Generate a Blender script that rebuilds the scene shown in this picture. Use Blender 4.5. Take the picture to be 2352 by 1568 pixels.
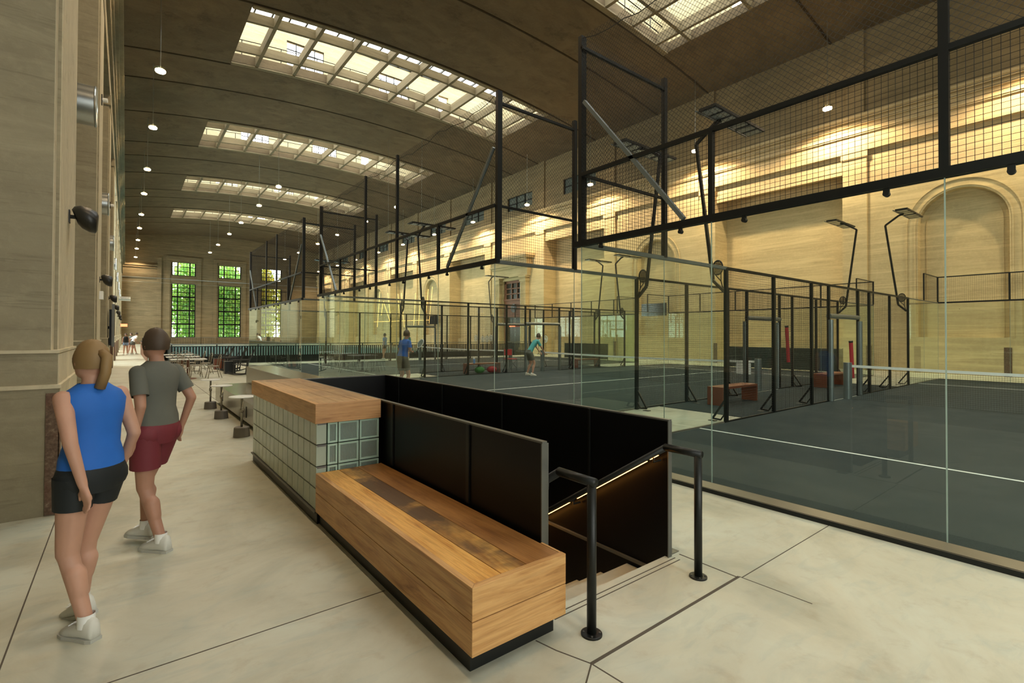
import bpy, math, random
from mathutils import Vector, Matrix
random.seed(7)
R = math.radians
PI = math.pi
for o in list(bpy.data.objects):
    bpy.data.objects.remove(o, do_unlink=True)
scn = bpy.context.scene
col = scn.collection

# ------------------------------------------------------------------ camera, world, exposure
cam_d = bpy.data.cameras.new('camera')
cam = bpy.data.objects.new('camera', cam_d)
col.objects.link(cam)
cam_d.sensor_width = 36.0
cam_d.lens = 1135.454 / 2352 * 36
cam_d.shift_y = -29.512 / 2352
cam_d.clip_start = 0.05
cam_d.clip_end = 400
cam.matrix_world = Matrix.Translation((0, 0, 1.685)) @ Matrix.Rotation(R(-38.014), 4, 'Z') @ Matrix.Rotation(R(90.713), 4, 'X') @ Matrix.Rotation(R(0.199), 4, 'Z')
scn.camera = cam

world = bpy.data.worlds.new('sky')
scn.world = world
world.use_nodes = True
wn = world.node_tree.nodes
bg = wn['Background']
bg.inputs['Color'].default_value = (0.97, 0.985, 0.93, 1)
bg.inputs['Strength'].default_value = 5.5

scn.view_settings.view_transform = 'Standard'
scn.view_settings.look = 'None'
scn.view_settings.gamma = 1
scn.view_settings.use_curve_mapping = False
scn.view_settings.exposure = 0.75
cy = scn.cycles
cy.use_denoising = True
try:
    cy.denoiser = 'OPENIMAGEDENOISE'
except Exception:
    pass
cy.max_bounces = 10
cy.diffuse_bounces = 6
cy.glossy_bounces = 4
cy.transmission_bounces = 4
cy.transparent_max_bounces = 40
cy.caustics_reflective = False
cy.caustics_refractive = False
cy.sample_clamp_indirect = 8
cy.use_adaptive_sampling = True
cy.adaptive_threshold = 0.02


def portal(name, loc, rot, sx, sy):
    """daylight enters here: a sampling portal for the sky, it gives no light of its own"""
    l = bpy.data.lights.new(name, 'AREA')
    l.shape = 'RECTANGLE'
    l.size = sx
    l.size_y = sy
    l.cycles.is_portal = True
    o = bpy.data.objects.new(name, l)
    o.location = loc
    o.rotation_euler = rot
    col.objects.link(o)
    o['kind'] = 'helper'
    return o


SKY = [10.4 + 16.5 * k for k in range(-1, 5)]        # near edge of each roof light (y), 6.1 m long
for y in SKY:
    portal('daylight_portal', (14.45, y + 3.6, 21.7), (0, 0, 0), 21.6, 9.4)
SEG = [6.25 + 8.2 * k for k in range(-2, 12)]        # near edge of each pier of the left wall
for y in [SEG[0]] + SEG[5:-1]:
    portal('daylight_portal', (-2.15, y + 5.125, 5.8), (0, R(-90), 0), 8.6, 5.6)
portal('daylight_portal', (14.2, 98.3, 6.5), (R(-90), 0, 0), 18.0, 13.5)
portal('daylight_portal', (3.3, -10.3, 5.6), (R(90), 0, 0), 3.8, 9.2)


# ------------------------------------------------------------------ materials
def new_mat(name):
    m = bpy.data.materials.new(name)
    m.use_nodes = True
    nt = m.node_tree
    return m, nt, nt.nodes['Principled BSDF']


def N(nt, t, **kw):
    n = nt.nodes.new(t)
    for k, v in kw.items():
        setattr(n, k, v)
    return n


def coords(nt, scale=(1, 1, 1), kind='Object', rot=(0, 0, 0)):
    tc = N(nt, 'ShaderNodeTexCoord')
    mp = N(nt, 'ShaderNodeMapping')
    mp.inputs['Scale'].default_value = scale
    mp.inputs['Rotation'].default_value = rot
    nt.links.new(tc.outputs[kind], mp.inputs['Vector'])
    return mp.outputs['Vector']


def noise(nt, vec, scale, detail=4, rough=0.6, dist=0.0):
    n = N(nt, 'ShaderNodeTexNoise')
    n.inputs['Scale'].default_value = scale
    n.inputs['Detail'].default_value = detail
    n.inputs['Roughness'].default_value = rough
    n.inputs['Distortion'].default_value = dist
    nt.links.new(vec, n.inputs['Vector'])
    return n.outputs['Fac']


def ramp(nt, fac, stops):
    r = N(nt, 'ShaderNodeValToRGB')
    el = r.color_ramp.elements
    while len(el) < len(stops):
        el.new(0.5)
    for e, (p, c) in zip(el, stops):
        e.position = p
        e.color = (c[0], c[1], c[2], 1) if hasattr(c, '__len__') else (c, c, c, 1)
    nt.links.new(fac, r.inputs['Fac'])
    return r.outputs['Color']


def mix(nt, a, b, fac, mode='MIX'):
    m = N(nt, 'ShaderNodeMix', data_type='RGBA', blend_type=mode)
    for s, v in ((m.inputs['A'], a), (m.inputs['B'], b), (m.inputs['Factor'], fac)):
        if hasattr(v, 'is_output') or isinstance(v, bpy.types.NodeSocket):
            nt.links.new(v, s)
        elif isinstance(v, (int, float)):
            s.default_value = v
        else:
            s.default_value = (v[0], v[1], v[2], 1)
    return m.outputs['Result']


def bump(nt, bsdf, h, strength=0.3, dist=0.02):
    b = N(nt, 'ShaderNodeBump')
    b.inputs['Strength'].default_value = strength
    b.inputs['Distance'].default_value = dist
    nt.links.new(h, b.inputs['Height'])
    nt.links.new(b.outputs['Normal'], bsdf.inputs['Normal'])


def plain(name, c, rough=0.5, metal=0.0, emit=None, es=0.0, spec=0.5, coat=0.0):
    m, nt, b = new_mat(name)
    nz = noise(nt, coords(nt), 6.0, 3)
    colr = mix(nt, [x * 0.86 for x in c], [min(1, x * 1.12) for x in c], nz)
    nt.links.new(colr, b.inputs['Base Color'])
    b.inputs['Roughness'].default_value = rough
    b.inputs['Metallic'].default_value = metal
    b.inputs['Specular IOR Level'].default_value = spec
    b.inputs['Coat Weight'].default_value = coat
    if emit:
        b.inputs['Emission Color'].default_value = (*emit, 1)
        b.inputs['Emission Strength'].default_value = es
    return m


def concrete(name, base, stain, streak=(0.35, 0.35, 5.0), amount=0.5, rough=0.85, holes=True, bmp=0.35):
    m, nt, b = new_mat(name)
    v = coords(nt, streak)
    v1 = coords(nt)
    s1 = noise(nt, v, 1.6, 6, 0.62)
    s2 = noise(nt, v1, 0.35, 5, 0.6, 0.6)
    s3 = noise(nt, v1, 9.0, 5, 0.7)
    c = mix(nt, base, stain, ramp(nt, s1, [(0.36, 0.0), (0.72, amount)]))
    c = mix(nt, c, [x * 0.62 for x in base], ramp(nt, s2, [(0.47, 0.0), (0.7, amount * 0.9)]))
    c = mix(nt, c, [min(1, x * 1.35) for x in base], ramp(nt, s3, [(0.5, 0.0), (0.78, 0.4)]))
    s4 = noise(nt, coords(nt, (streak[0] * .5, streak[1] * .5, streak[2] * 2.6)), 2.0, 4, 0.75, 0.15)
    c = mix(nt, c, [x * 0.45 for x in stain], ramp(nt, s4, [(0.56, 0.0), (0.66, amount * 0.75), (0.70, 0.0)]))
    s5 = noise(nt, coords(nt, (streak[0] * .4, streak[1] * .4, streak[2] * .5)), 1.1, 6, 0.7, 1.0)
    c = mix(nt, c, [min(1, x * 1.3) for x in base], ramp(nt, s5, [(0.5, 0.0), (0.62, 0.5)]))
    if holes:
        vo = N(nt, 'ShaderNodeTexVoronoi')
        vo.inputs['Scale'].default_value = 1.3
        nt.links.new(v1, vo.inputs['Vector'])
        c = mix(nt, c, [x * 0.3 for x in stain], ramp(nt, vo.outputs['Distance'], [(0.012, 0.8), (0.03, 0.0)]))
    nt.links.new(c, b.inputs['Base Color'])
    b.inputs['Roughness'].default_value = rough
    b.inputs['Specular IOR Level'].default_value = 0.25
    h = mix(nt, s1, s3, 0.45)
    bump(nt, b, h, bmp, 0.03)
    return m


def wood(name, along, base, light, dark, stained=0.0, seed=0.0):
    """reclaimed timber, grain running along the given axis (0 x, 1 y)"""
    m, nt, b = new_mat(name)
    sc = [7.0, 7.0, 7.0]
    sc[along] = 0.55
    tc = N(nt, 'ShaderNodeTexCoord')
    mp = N(nt, 'ShaderNodeMapping')
    mp.inputs['Location'].default_value = (seed, seed * 1.7, seed * 0.6)
    nt.links.new(tc.outputs['Object'], mp.inputs['Vector'])
    m2 = N(nt, 'ShaderNodeMapping')
    m2.inputs['Scale'].default_value = sc
    nt.links.new(mp.outputs['Vector'], m2.inputs['Vector'])
    g = noise(nt, m2.outputs['Vector'], 2.2, 8, 0.66, 1.4)
    fine = N(nt, 'ShaderNodeMapping')
    f = [60.0, 60.0, 60.0]
    f[along] = 2.0
    fine.inputs['Scale'].default_value = f
    nt.links.new(mp.outputs['Vector'], fine.inputs['Vector'])
    g2 = noise(nt, fine.outputs['Vector'], 1.4, 4, 0.6)
    big = noise(nt, mp.outputs['Vector'], 2.1, 4, 0.55, 0.4)
    c = ramp(nt, g, [(0.28, dark), (0.42, base), (0.58, light), (0.74, base)])
    c = mix(nt, c, [x * 0.62 for x in base], ramp(nt, g2, [(0.45, 0.0), (0.7, 0.55)]))
    c = mix(nt, c, [min(1, x * 1.12) for x in light], ramp(nt, big, [(0.45, 0.0), (0.75, 0.45)]))
    vo = N(nt, 'ShaderNodeTexVoronoi')
    ks = [4.2, 4.2, 4.2]
    ks[along] = 1.5
    kmap = N(nt, 'ShaderNodeMapping')
    kmap.inputs['Scale'].default_value = ks
    nt.links.new(mp.outputs['Vector'], kmap.inputs['Vector'])
    nt.links.new(kmap.outputs['Vector'], vo.inputs['Vector'])
    vo.inputs['Scale'].default_value = 1.0
    c = mix(nt, c, [x * 0.22 for x in dark], ramp(nt, vo.outputs['Distance'], [(0.035, 0.9), (0.1, 0.0)]))
    c = mix(nt, c, dark, ramp(nt, vo.outputs['Distance'], [(0.09, 0.5), (0.2, 0.0)]))
    if stained:
        st = noise(nt, mp.outputs['Vector'], 1.15, 5, 0.6, 0.3)
        c = mix(nt, c, (0.075, 0.042, 0.024), ramp(nt, st, [(0.42, 0.0), (0.56, stained)]))
    nt.links.new(c, b.inputs['Base Color'])
    b.inputs['Roughness'].default_value = 0.42
    b.inputs['Specular IOR Level'].default_value = 0.4
    bump(nt, b, g2, 0.18, 0.004)
    return m


def glass(name, tint=(0.93, 0.98, 0.95), refl=1.0, rough=0.0):
    m, nt, b = new_mat(name)
    nt.nodes.remove(b)
    out = nt.nodes['Material Output']
    tr = N(nt, 'ShaderNodeBsdfTransparent')
    tr.inputs['Color'].default_value = (*tint, 1)
    gl = N(nt, 'ShaderNodeBsdfGlossy')
    gl.inputs['Color'].default_value = (0.9, 1.0, 0.95, 1)
    gl.inputs['Roughness'].default_value = rough
    fr = N(nt, 'ShaderNodeFresnel')
    fr.inputs['IOR'].default_value = 1.5
    mul = N(nt, 'ShaderNodeMath', operation='MULTIPLY')
    mul.inputs[1].default_value = refl
    nt.links.new(fr.outputs[0], mul.inputs[0])
    mx = N(nt, 'ShaderNodeMixShader')
    geo = N(nt, 'ShaderNodeNewGeometry')
    inv = N(nt, 'ShaderNodeMath', operation='SUBTRACT')
    inv.inputs[0].default_value = 1.0
    nt.links.new(geo.outputs['Backfacing'], inv.inputs[1])
    m2 = N(nt, 'ShaderNodeMath', operation='MULTIPLY', use_clamp=True)
    nt.links.new(mul.outputs[0], m2.inputs[0])
    nt.links.new(inv.outputs[0], m2.inputs[1])
    nt.links.new(m2.outputs[0], mx.inputs[0])
    nt.links.new(tr.outputs[0], mx.inputs[1])
    nt.links.new(gl.outputs[0], mx.inputs[2])
    nt.links.new(mx.outputs[0], out.inputs['Surface'])
    return m


def turf_mat():
    m, nt, b = new_mat('turf')
    v = coords(nt)
    n1 = noise(nt, v, 220, 2, 0.7)
    n2 = noise(nt, v, 1.2, 4, 0.6)
    c = ramp(nt, n1, [(0.3, (0.018, 0.027, 0.027)), (0.6, (0.042, 0.056, 0.056)), (0.8, (0.10, 0.125, 0.12))])
    c = mix(nt, c, (0.07, 0.078, 0.072), ramp(nt, n2, [(0.42, 0.0), (0.7, 0.35)]))
    nt.links.new(c, b.inputs['Base Color'])
    b.inputs['Roughness'].default_value = 0.9
    b.inputs['Specular IOR Level'].default_value = 0.15
    bump(nt, b, n1, 0.4, 0.01)
    return m


def floor_mat():
    m, nt, b = new_mat('floor_concrete')
    v = coords(nt)
    n1 = noise(nt, v, 0.9, 7, 0.62, 0.8)
    n2 = noise(nt, v, 5.0, 6, 0.65, 0.3)
    n3 = noise(nt, coords(nt, (1, 3, 1), rot=(0, 0, 0.5)), 2.2, 6, 0.6, 1.2)
    c = ramp(nt, n1, [(0.3, (0.38, 0.375, 0.285)), (0.5, (0.52, 0.51, 0.40)), (0.7, (0.57, 0.60, 0.50))])
    c = mix(nt, c, (0.36, 0.41, 0.36), ramp(nt, n3, [(0.5, 0.0), (0.72, 0.5)]))
    c = mix(nt, c, (0.33, 0.25, 0.15), ramp(nt, n2, [(0.56, 0.0), (0.8, 0.45)]))
    nt.links.new(c, b.inputs['Base Color'])
    rr = ramp(nt, n2, [(0.3, 0.36), (0.7, 0.55)])
    nt.links.new(rr, b.inputs['Roughness'])
    b.inputs['Specular IOR Level'].default_value = 0.35
    bump(nt, b, n2, 0.06, 0.01)
    return m


def block_mat():
    """pressed glass block, ribs crossing behind a smooth face"""
    m, nt, b = new_mat('block_glass')
    tc = N(nt, 'ShaderNodeTexCoord')
    sep = N(nt, 'ShaderNodeSeparateXYZ')
    nt.links.new(tc.outputs['Object'], sep.inputs[0])
    outs = []
    add = N(nt, 'ShaderNodeMath', operation='ADD')
    nt.links.new(sep.outputs[0], add.inputs[0])
    nt.links.new(sep.outputs[1], add.inputs[1])
    for s in (add.outputs[0], sep.outputs[2]):
        mu = N(nt, 'ShaderNodeMath', operation='MULTIPLY')
        mu.inputs[1].default_value = 2 * PI / 0.0127
        nt.links.new(s, mu.inputs[0])
        si = N(nt, 'ShaderNodeMath', operation='SINE')
        nt.links.new(mu.outputs[0], si.inputs[0])
        outs.append(si.outputs[0])
    ad = N(nt, 'ShaderNodeMath', operation='ADD')
    nt.links.new(outs[0], ad.inputs[0])
    nt.links.new(outs[1], ad.inputs[1])
    c = ramp(nt, ad.outputs[0], [(0.0, (0.10, 0.15, 0.12)), (0.55, (0.24, 0.33, 0.27)), (1.0, (0.62, 0.74, 0.64))])
    nt.links.new(c, b.inputs['Base Color'])
    b.inputs['Roughness'].default_value = 0.08
    b.inputs['IOR'].default_value = 1.5
    b.inputs['Coat Weight'].default_value = 0.6
    b.inputs['Transmission Weight'].default_value = 0.15
    bump(nt, b, outs[0], 0.35, 0.004)
    return m


def leaf_mat(name, a, bcol):
    m, nt, b = new_mat(name)
    nz = noise(nt, coords(nt), 1.3, 3)
    c = ramp(nt, nz, [(0.35, a), (0.65, bcol)])
    nt.links.new(c, b.inputs['Base Color'])
    b.inputs['Roughness'].default_value = 0.6
    out = nt.nodes['Material Output']
    tl = N(nt, 'ShaderNodeBsdfTranslucent')
    nt.links.new(c, tl.inputs['Color'])
    mx = N(nt, 'ShaderNodeMixShader')
    mx.inputs[0].default_value = 0.5
    nt.links.new(b.outputs[0], mx.inputs[1])
    nt.links.new(tl.outputs[0], mx.inputs[2])
    nt.links.new(mx.outputs[0], out.inputs['Surface'])
    return m


def rust_mat():
    m, nt, b = new_mat('rusted_steel')
    v = coords(nt)
    n1 = noise(nt, v, 30, 5, 0.7)
    n2 = noise(nt, v, 3, 4, 0.6)
    c = ramp(nt, n1, [(0.4, (0.085, 0.05, 0.03)), (0.62, (0.16, 0.105, 0.065)), (0.72, (0.30, 0.24, 0.17))])
    c = mix(nt, c, (0.13, 0.035, 0.018), ramp(nt, n2, [(0.5, 0), (0.7, 0.5)]))
    nt.links.new(c, b.inputs['Base Color'])
    b.inputs['Roughness'].default_value = 0.75
    bump(nt, b, n1, 0.4, 0.005)
    return m


M = {}
M['wall'] = concrete('wall_concrete', (0.62, 0.49, 0.27), (0.40, 0.29, 0.15), amount=0.5, bmp=0.12)
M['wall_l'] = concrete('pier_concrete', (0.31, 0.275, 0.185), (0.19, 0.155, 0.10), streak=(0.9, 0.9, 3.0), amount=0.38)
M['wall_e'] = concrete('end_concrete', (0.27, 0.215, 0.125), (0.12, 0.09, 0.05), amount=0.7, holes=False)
M['ceil'] = concrete('ceiling_concrete', (0.135, 0.10, 0.055), (0.075, 0.053, 0.029), streak=(0.55, 0.8, 1), amount=0.5, holes=False)
M['groove'] = plain('dark_joint', (0.045, 0.032, 0.018), 0.9, spec=.1)
M['lit_face'] = concrete('lit_pier_concrete', (0.56, 0.50, 0.35), (0.40, 0.34, 0.22), streak=(2, 2, .6), amount=0.35, holes=False, bmp=.1)  # paler pier concrete: light on the hall-side faces put into the colour
M['rib'] = concrete('lit_rib_concrete', (0.21, 0.17, 0.10), (0.13, 0.10, 0.055), amount=0.4, holes=False)  # ceiling concrete made lighter, light on the rib sides put into the colour
M['wall_u'] = concrete('shaded_wall_concrete', (0.30, 0.235, 0.13), (0.17, 0.125, 0.065), amount=0.6, holes=False, bmp=.12)  # darker wall concrete: missing lamp light above the cornice put into the colour
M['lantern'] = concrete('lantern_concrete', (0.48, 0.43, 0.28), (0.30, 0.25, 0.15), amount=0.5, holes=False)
M['floor'] = floor_mat()
M['joint'] = plain('floor_joint', (0.09, 0.075, 0.055), 0.9)
M['turf'] = turf_mat()
M['line'] = plain('line_white', (0.82, 0.86, 0.80), 0.7)
M['kerb'] = plain('kerb_metal', (0.13, 0.125, 0.10), 0.35, 0.3)
M['black'] = plain('black_steel', (0.007, 0.008, 0.007), 0.42, 0.0, spec=0.35)
M['blackm'] = plain('black_panel', (0.003, 0.003, 0.003), 0.38, 0.0, spec=0.22)
M['edge'] = plain('raw_edge_steel', (0.12, 0.12, 0.105), 0.4, 0.4)
M['frame'] = plain('court_steel', (0.006, 0.007, 0.0065), 0.42, 0.0, spec=0.3)
M['wire'] = plain('wire', (0.012, 0.011, 0.008), 0.6, 0.0, spec=.2)
M['net'] = plain('netting', (0.02, 0.018, 0.014), 0.8)
M['alu'] = plain('grey_tube', (0.16, 0.185, 0.18), 0.35, 0.5)
M['zinc'] = plain('galvanised', (0.5, 0.53, 0.52), 0.28, 0.9)
M['glass'] = glass('clear_glass', (0.935, 0.975, 0.95), 1.4)
M['wglass'] = glass('window_glass', (0.92, 0.97, 0.95), 0.8)
M['greyglass'] = plain('dusty_glass', (0.13, 0.16, 0.145), 0.25, 0.0)
M['edgeglass'] = plain('glass_edge', (0.30, 0.38, 0.33), 0.2)
M['tape'] = plain('net_tape', (0.8, 0.83, 0.8), 0.55)
M['steel'] = plain('brushed_steel', (0.30, 0.275, 0.215), 0.22, 0.75)
M['white'] = plain('white_enamel', (0.82, 0.83, 0.80), 0.3)
M['lampbase'] = plain('cast_base', (0.17, 0.15, 0.12), 0.5, 0.3)
M['rust'] = rust_mat()
M['brownbench'] = plain('stained_ply', (0.20, 0.058, 0.026), 0.4)
M['chair'] = plain('chair_metal', (0.32, 0.29, 0.23), 0.4, 0.5)
M['chairwood'] = plain('chair_brown', (0.17, 0.07, 0.04), 0.45)
M['blackchair'] = plain('black_lounge', (0.012, 0.012, 0.010), 0.4)
M['bulb'] = plain('bulb', (1, 0.85, 0.6), 0.5, 0, (1.0, 0.72, 0.42), 26.0)
M['lampglass'] = glass('lamp_glass', (0.98, 0.95, 0.9), 1.0)
M['led'] = plain('led_strip', (1, 0.7, 0.35), 0.5, 0, (1.0, 0.40, 0.07), 14.0)
M['neon'] = plain('neon_tube', (1, 0.75, 0.35), 0.5, 0, (1.0, 0.50, 0.12), 1.7)
M['exit'] = plain('exit_red', (0.8, 0.12, 0.05), 0.5, 0, (1.0, 0.13, 0.05), 2.5)
M['screen'] = plain('dark_screen', (0.012, 0.016, 0.022), 0.1)
M['darkfab'] = plain('windscreen_fabric', (0.028, 0.038, 0.030), 0.8)
M['doorwood'] = plain('red_oak', (0.22, 0.085, 0.045), 0.45)
M['darkvoid'] = plain('dark_pane', (0.02, 0.02, 0.018), 0.2)
M['pit'] = plain('pit_panel', (0.16, 0.27, 0.26), 0.6)
M['poolblue'] = plain('blue_surface', (0.03, 0.25, 0.38), 0.3)
M['block'] = block_mat()
M['block_side'] = plain('block_side', (0.36, 0.42, 0.33), 0.22)
M['block_rim'] = plain('block_rim', (0.40, 0.56, 0.45), 0.12, coat=0.5)
M['mortar'] = plain('mortar', (0.34, 0.40, 0.34), 0.6)
W_OR = ((0.60, 0.275, 0.05), (0.80, 0.45, 0.12), (0.24, 0.08, 0.016))
W_TAN = ((0.50, 0.255, 0.085), (0.64, 0.37, 0.145), (0.24, 0.10, 0.03))
M['top_a'] = wood('timber_top', 1, *W_OR, 0.0, 3.1)
M['top_b'] = wood('timber_stained', 1, *W_OR, 0.92, 0.4)
M['top_c'] = wood('timber_top_dark', 1, (0.30, 0.125, 0.03), (0.42, 0.2, 0.06), (0.13, 0.045, 0.012), 0.25, 8.2)
M['side'] = wood('timber_side', 1, *W_TAN, 0.0, 5.5)
M['end'] = wood('timber_end', 0, *W_TAN, 0.0, 1.9)
M['cap_end'] = wood('cap_end', 0, (0.40, 0.20, 0.075), (0.52, 0.29, 0.12), (0.2, 0.08, 0.03), 0.0, 6.4)
M['cap_top'] = wood('cap_top', 1, (0.44, 0.24, 0.09), (0.60, 0.38, 0.17), (0.2, 0.1, 0.04), 0.35, 2.6)
M['skin'] = plain('skin', (0.52, 0.29, 0.20), 0.55)
M['skin2'] = plain('skin_tanned', (0.42, 0.22, 0.145), 0.55)
M['hair'] = plain('hair_blond', (0.25, 0.155, 0.06), 0.6)
M['hair2'] = plain('hair_brown', (0.06, 0.038, 0.022), 0.6)
M['blue'] = plain('blue_jersey', (0.012, 0.13, 0.52), 0.7)
M['shorts'] = plain('black_shorts', (0.008, 0.012, 0.014), 0.7)
M['grey'] = plain('grey_shirt', (0.11, 0.115, 0.095), 0.8)
M['maroon'] = plain('maroon_shorts', (0.16, 0.02, 0.03), 0.7)
M['shoe'] = plain('white_sneaker', (0.62, 0.62, 0.55), 0.6)
M['sole'] = plain('shoe_sole', (0.45, 0.45, 0.40), 0.6)
M['jeans'] = plain('pale_denim', (0.22, 0.32, 0.5), 0.8)
M['teal'] = plain('teal_shirt', (0.06, 0.34, 0.34), 0.8)
M['red'] = plain('red_fabric', (0.45, 0.02, 0.03), 0.7)
M['green'] = plain('green_fabric', (0.06, 0.28, 0.06), 0.7)
M['bluep'] = plain('blue_plastic', (0.06, 0.24, 0.62), 0.3)
M['bark'] = plain('bark', (0.34, 0.29, 0.22), 0.9)
M['leafy'] = leaf_mat('leaf_yellow', (0.85, 0.66, 0.08), (0.55, 0.68, 0.14))
M['leafg'] = leaf_mat('leaf_green', (0.30, 0.62, 0.25), (0.62, 0.76, 0.22))
M['grass'] = plain('grass', (0.13, 0.22, 0.05), 0.9)


# ------------------------------------------------------------------ geometry helpers
class MB:
    """collects shapes, then links them as one mesh object; origin of the thing is subtracted"""

    def __init__(s, root=None):
        s.v, s.f = [], []
        s.o = Vector(root.location) if root is not None else Vector((0, 0, 0))

    def add(s, vs, fs):
        n = len(s.v)
        s.v += [tuple(Vector(v) - s.o) for v in vs]
        s.f += [tuple(i + n for i in f) for f in fs]
        return s

    def box(s, x0, y0, z0, x1, y1, z1):
        x0, x1 = sorted((x0, x1)); y0, y1 = sorted((y0, y1)); z0, z1 = sorted((z0, z1))
        return s.add([(x0, y0, z0), (x1, y0, z0), (x1, y1, z0), (x0, y1, z0), (x0, y0, z1), (x1, y0, z1), (x1, y1, z1), (x0, y1, z1)],
                     [(0, 3, 2, 1), (4, 5, 6, 7), (0, 1, 5, 4), (1, 2, 6, 5), (2, 3, 7, 6), (3, 0, 4, 7)])

    def quad(s, a, b, c, d):
        return s.add([a, b, c, d], [(0, 1, 2, 3)])

    def frame(s, p, q, up=(0, 0, 1)):
        p, q = Vector(p), Vector(q)
        d = (q - p).normalized()
        up = Vector(up)
        if abs(d.dot(up)) > 0.98:
            up = Vector((0, 1, 0)) if abs(d.y) < 0.9 else Vector((1, 0, 0))
        a = d.cross(up).normalized()
        b = a.cross(d).normalized()
        return p, q, a, b

    def bar(s, p, q, w, h=None, up=(0, 0, 1)):
        h = h or w
        p, q, a, b = s.frame(p, q, up)
        a, b = a * w / 2, b * h / 2
        vs = [p - a - b, p + a - b, p + a + b, p - a + b, q - a - b, q + a - b, q + a + b, q - a + b]
        return s.add(vs, [(0, 1, 2, 3), (7, 6, 5, 4), (0, 4, 5, 1), (1, 5, 6, 2), (2, 6, 7, 3), (3, 7, 4, 0)])

    def wire(s, p, q, r):
        p, q, a, b = s.frame(p, q)
        vs = []
        for e in (p, q):
            for k in range(3):
                t = 2 * PI * k / 3
                vs.append(e + a * r * math.cos(t) + b * r * math.sin(t))
        return s.add(vs, [(0, 3, 4, 1), (1, 4, 5, 2), (2, 5, 3, 0)])

    def tube(s, p, q, r, r2=None, n=12, caps=True):
        r2 = r if r2 is None else r2
        p, q, a, b = s.frame(p, q)
        vs = []
        for e, rr in ((p, r), (q, r2)):
            for k in range(n):
                t = 2 * PI * k / n
                vs.append(e + a * rr * math.cos(t) + b * rr * math.sin(t))
        fs = [(k, (k + 1) % n, n + (k + 1) % n, n + k) for k in range(n)]
        fs = [tuple(reversed(f)) for f in fs]
        if caps:
            fs += [tuple(range(n)), tuple(range(2 * n - 1, n - 1, -1))]
        return s.add(vs, fs)

    def path(s, pts, r, n=8, closed=False):
        pts = [Vector(p) for p in pts]
        m = len(pts)
        rings = []
        ref = None
        for i, p in enumerate(pts):
            if closed:
                d = pts[(i + 1) % m] - pts[i - 1]
            else:
                d = pts[min(i + 1, m - 1)] - pts[max(i - 1, 0)]
            d.normalize()
            if ref is None:
                ref = Vector((0, 0, 1)) if abs(d.z) < 0.9 else Vector((1, 0, 0))
            a = d.cross(ref)
            if a.length < 1e-4:
                a = d.cross(Vector((0.3, 0.8, 0.1)))
            a.normalize()
            b = a.cross(d).normalized()
            ref = b
            rings.append([p + a * r * math.cos(2 * PI * k / n) + b * r * math.sin(2 * PI * k / n) for k in range(n)])
        vs = [v for rg in rings for v in rg]
        fs = []
        cnt = m if closed else m - 1
        for i in range(cnt):
            j = (i + 1) % m
            for k in range(n):
                fs.append((i * n + k, i * n + (k + 1) % n, j * n + (k + 1) % n, j * n + k))
        if not closed:
            fs += [tuple(range(n - 1, -1, -1)), tuple((m - 1) * n + k for k in range(n))]
        return s.add(vs, fs)

    def lathe(s, c, prof, n=24, axis='z'):
        vs, fs = [], []
        for r, h in prof:
            for k in range(n):
                t = 2 * PI * k / n
                x, y = r * math.cos(t), r * math.sin(t)
                p = (x, y, h) if axis == 'z' else ((h, x, y) if axis == 'x' else (y, h, x))
                vs.append((c[0] + p[0], c[1] + p[1], c[2] + p[2]))
        for i in range(len(prof) - 1):
            for k in range(n):
                fs.append((i * n + k, i * n + (k + 1) % n, (i + 1) * n + (k + 1) % n, (i + 1) * n + k))
        if prof[0][0] > 1e-5:
            fs.append(tuple(range(n - 1, -1, -1)))
        if prof[-1][0] > 1e-5:
            fs.append(tuple((len(prof) - 1) * n + k for k in range(n)))
        return s.add(vs, fs)

    def ball(s, c, rx, ry=None, rz=None, n=14, m=9):
        ry = ry or rx
        rz = rz or rx
        vs, fs = [], []
        for i in range(1, m):
            ph = PI * i / m
            for k in range(n):
                t = 2 * PI * k / n
                vs.append((c[0] + rx * math.sin(ph) * math.cos(t), c[1] + ry * math.sin(ph) * math.sin(t), c[2] + rz * math.cos(ph)))
        vs += [(c[0], c[1], c[2] + rz), (c[0], c[1], c[2] - rz)]
        for i in range(m - 2):
            for k in range(n):
                fs.append((i * n + k, (i + 1) * n + k, (i + 1) * n + (k + 1) % n, i * n + (k + 1) % n))
        t, b = len(vs) - 2, len(vs) - 1
        for k in range(n):
            fs.append((t, k, (k + 1) % n))
            fs.append((b, (m - 2) * n + (k + 1) % n, (m - 2) * n + k))
        return s.add(vs, fs)

    def capsule(s, p, q, r, r2, n=12):
        s.ball(p, r, n=n, m=7)
        s.ball(q, r2, n=n, m=7)
        return s.tube(p, q, r, r2, n)

    def loft(s, rings, n=20, caps=True):
        """rings of (cx, cy, cz, rx, ry), flat and level"""
        vs, fs = [], []
        for cx, cy_, cz, rx, ry in rings:
            for k in range(n):
                t = 2 * PI * k / n
                vs.append((cx + rx * math.cos(t), cy_ + ry * math.sin(t), cz))
        for i in range(len(rings) - 1):
            for k in range(n):
                fs.append((i * n + k, i * n + (k + 1) % n, (i + 1) * n + (k + 1) % n, (i + 1) * n + k))
        if caps:
            fs += [tuple(range(n - 1, -1, -1)), tuple((len(rings) - 1) * n + k for k in range(n))]
        return s.add(vs, fs)

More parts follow.
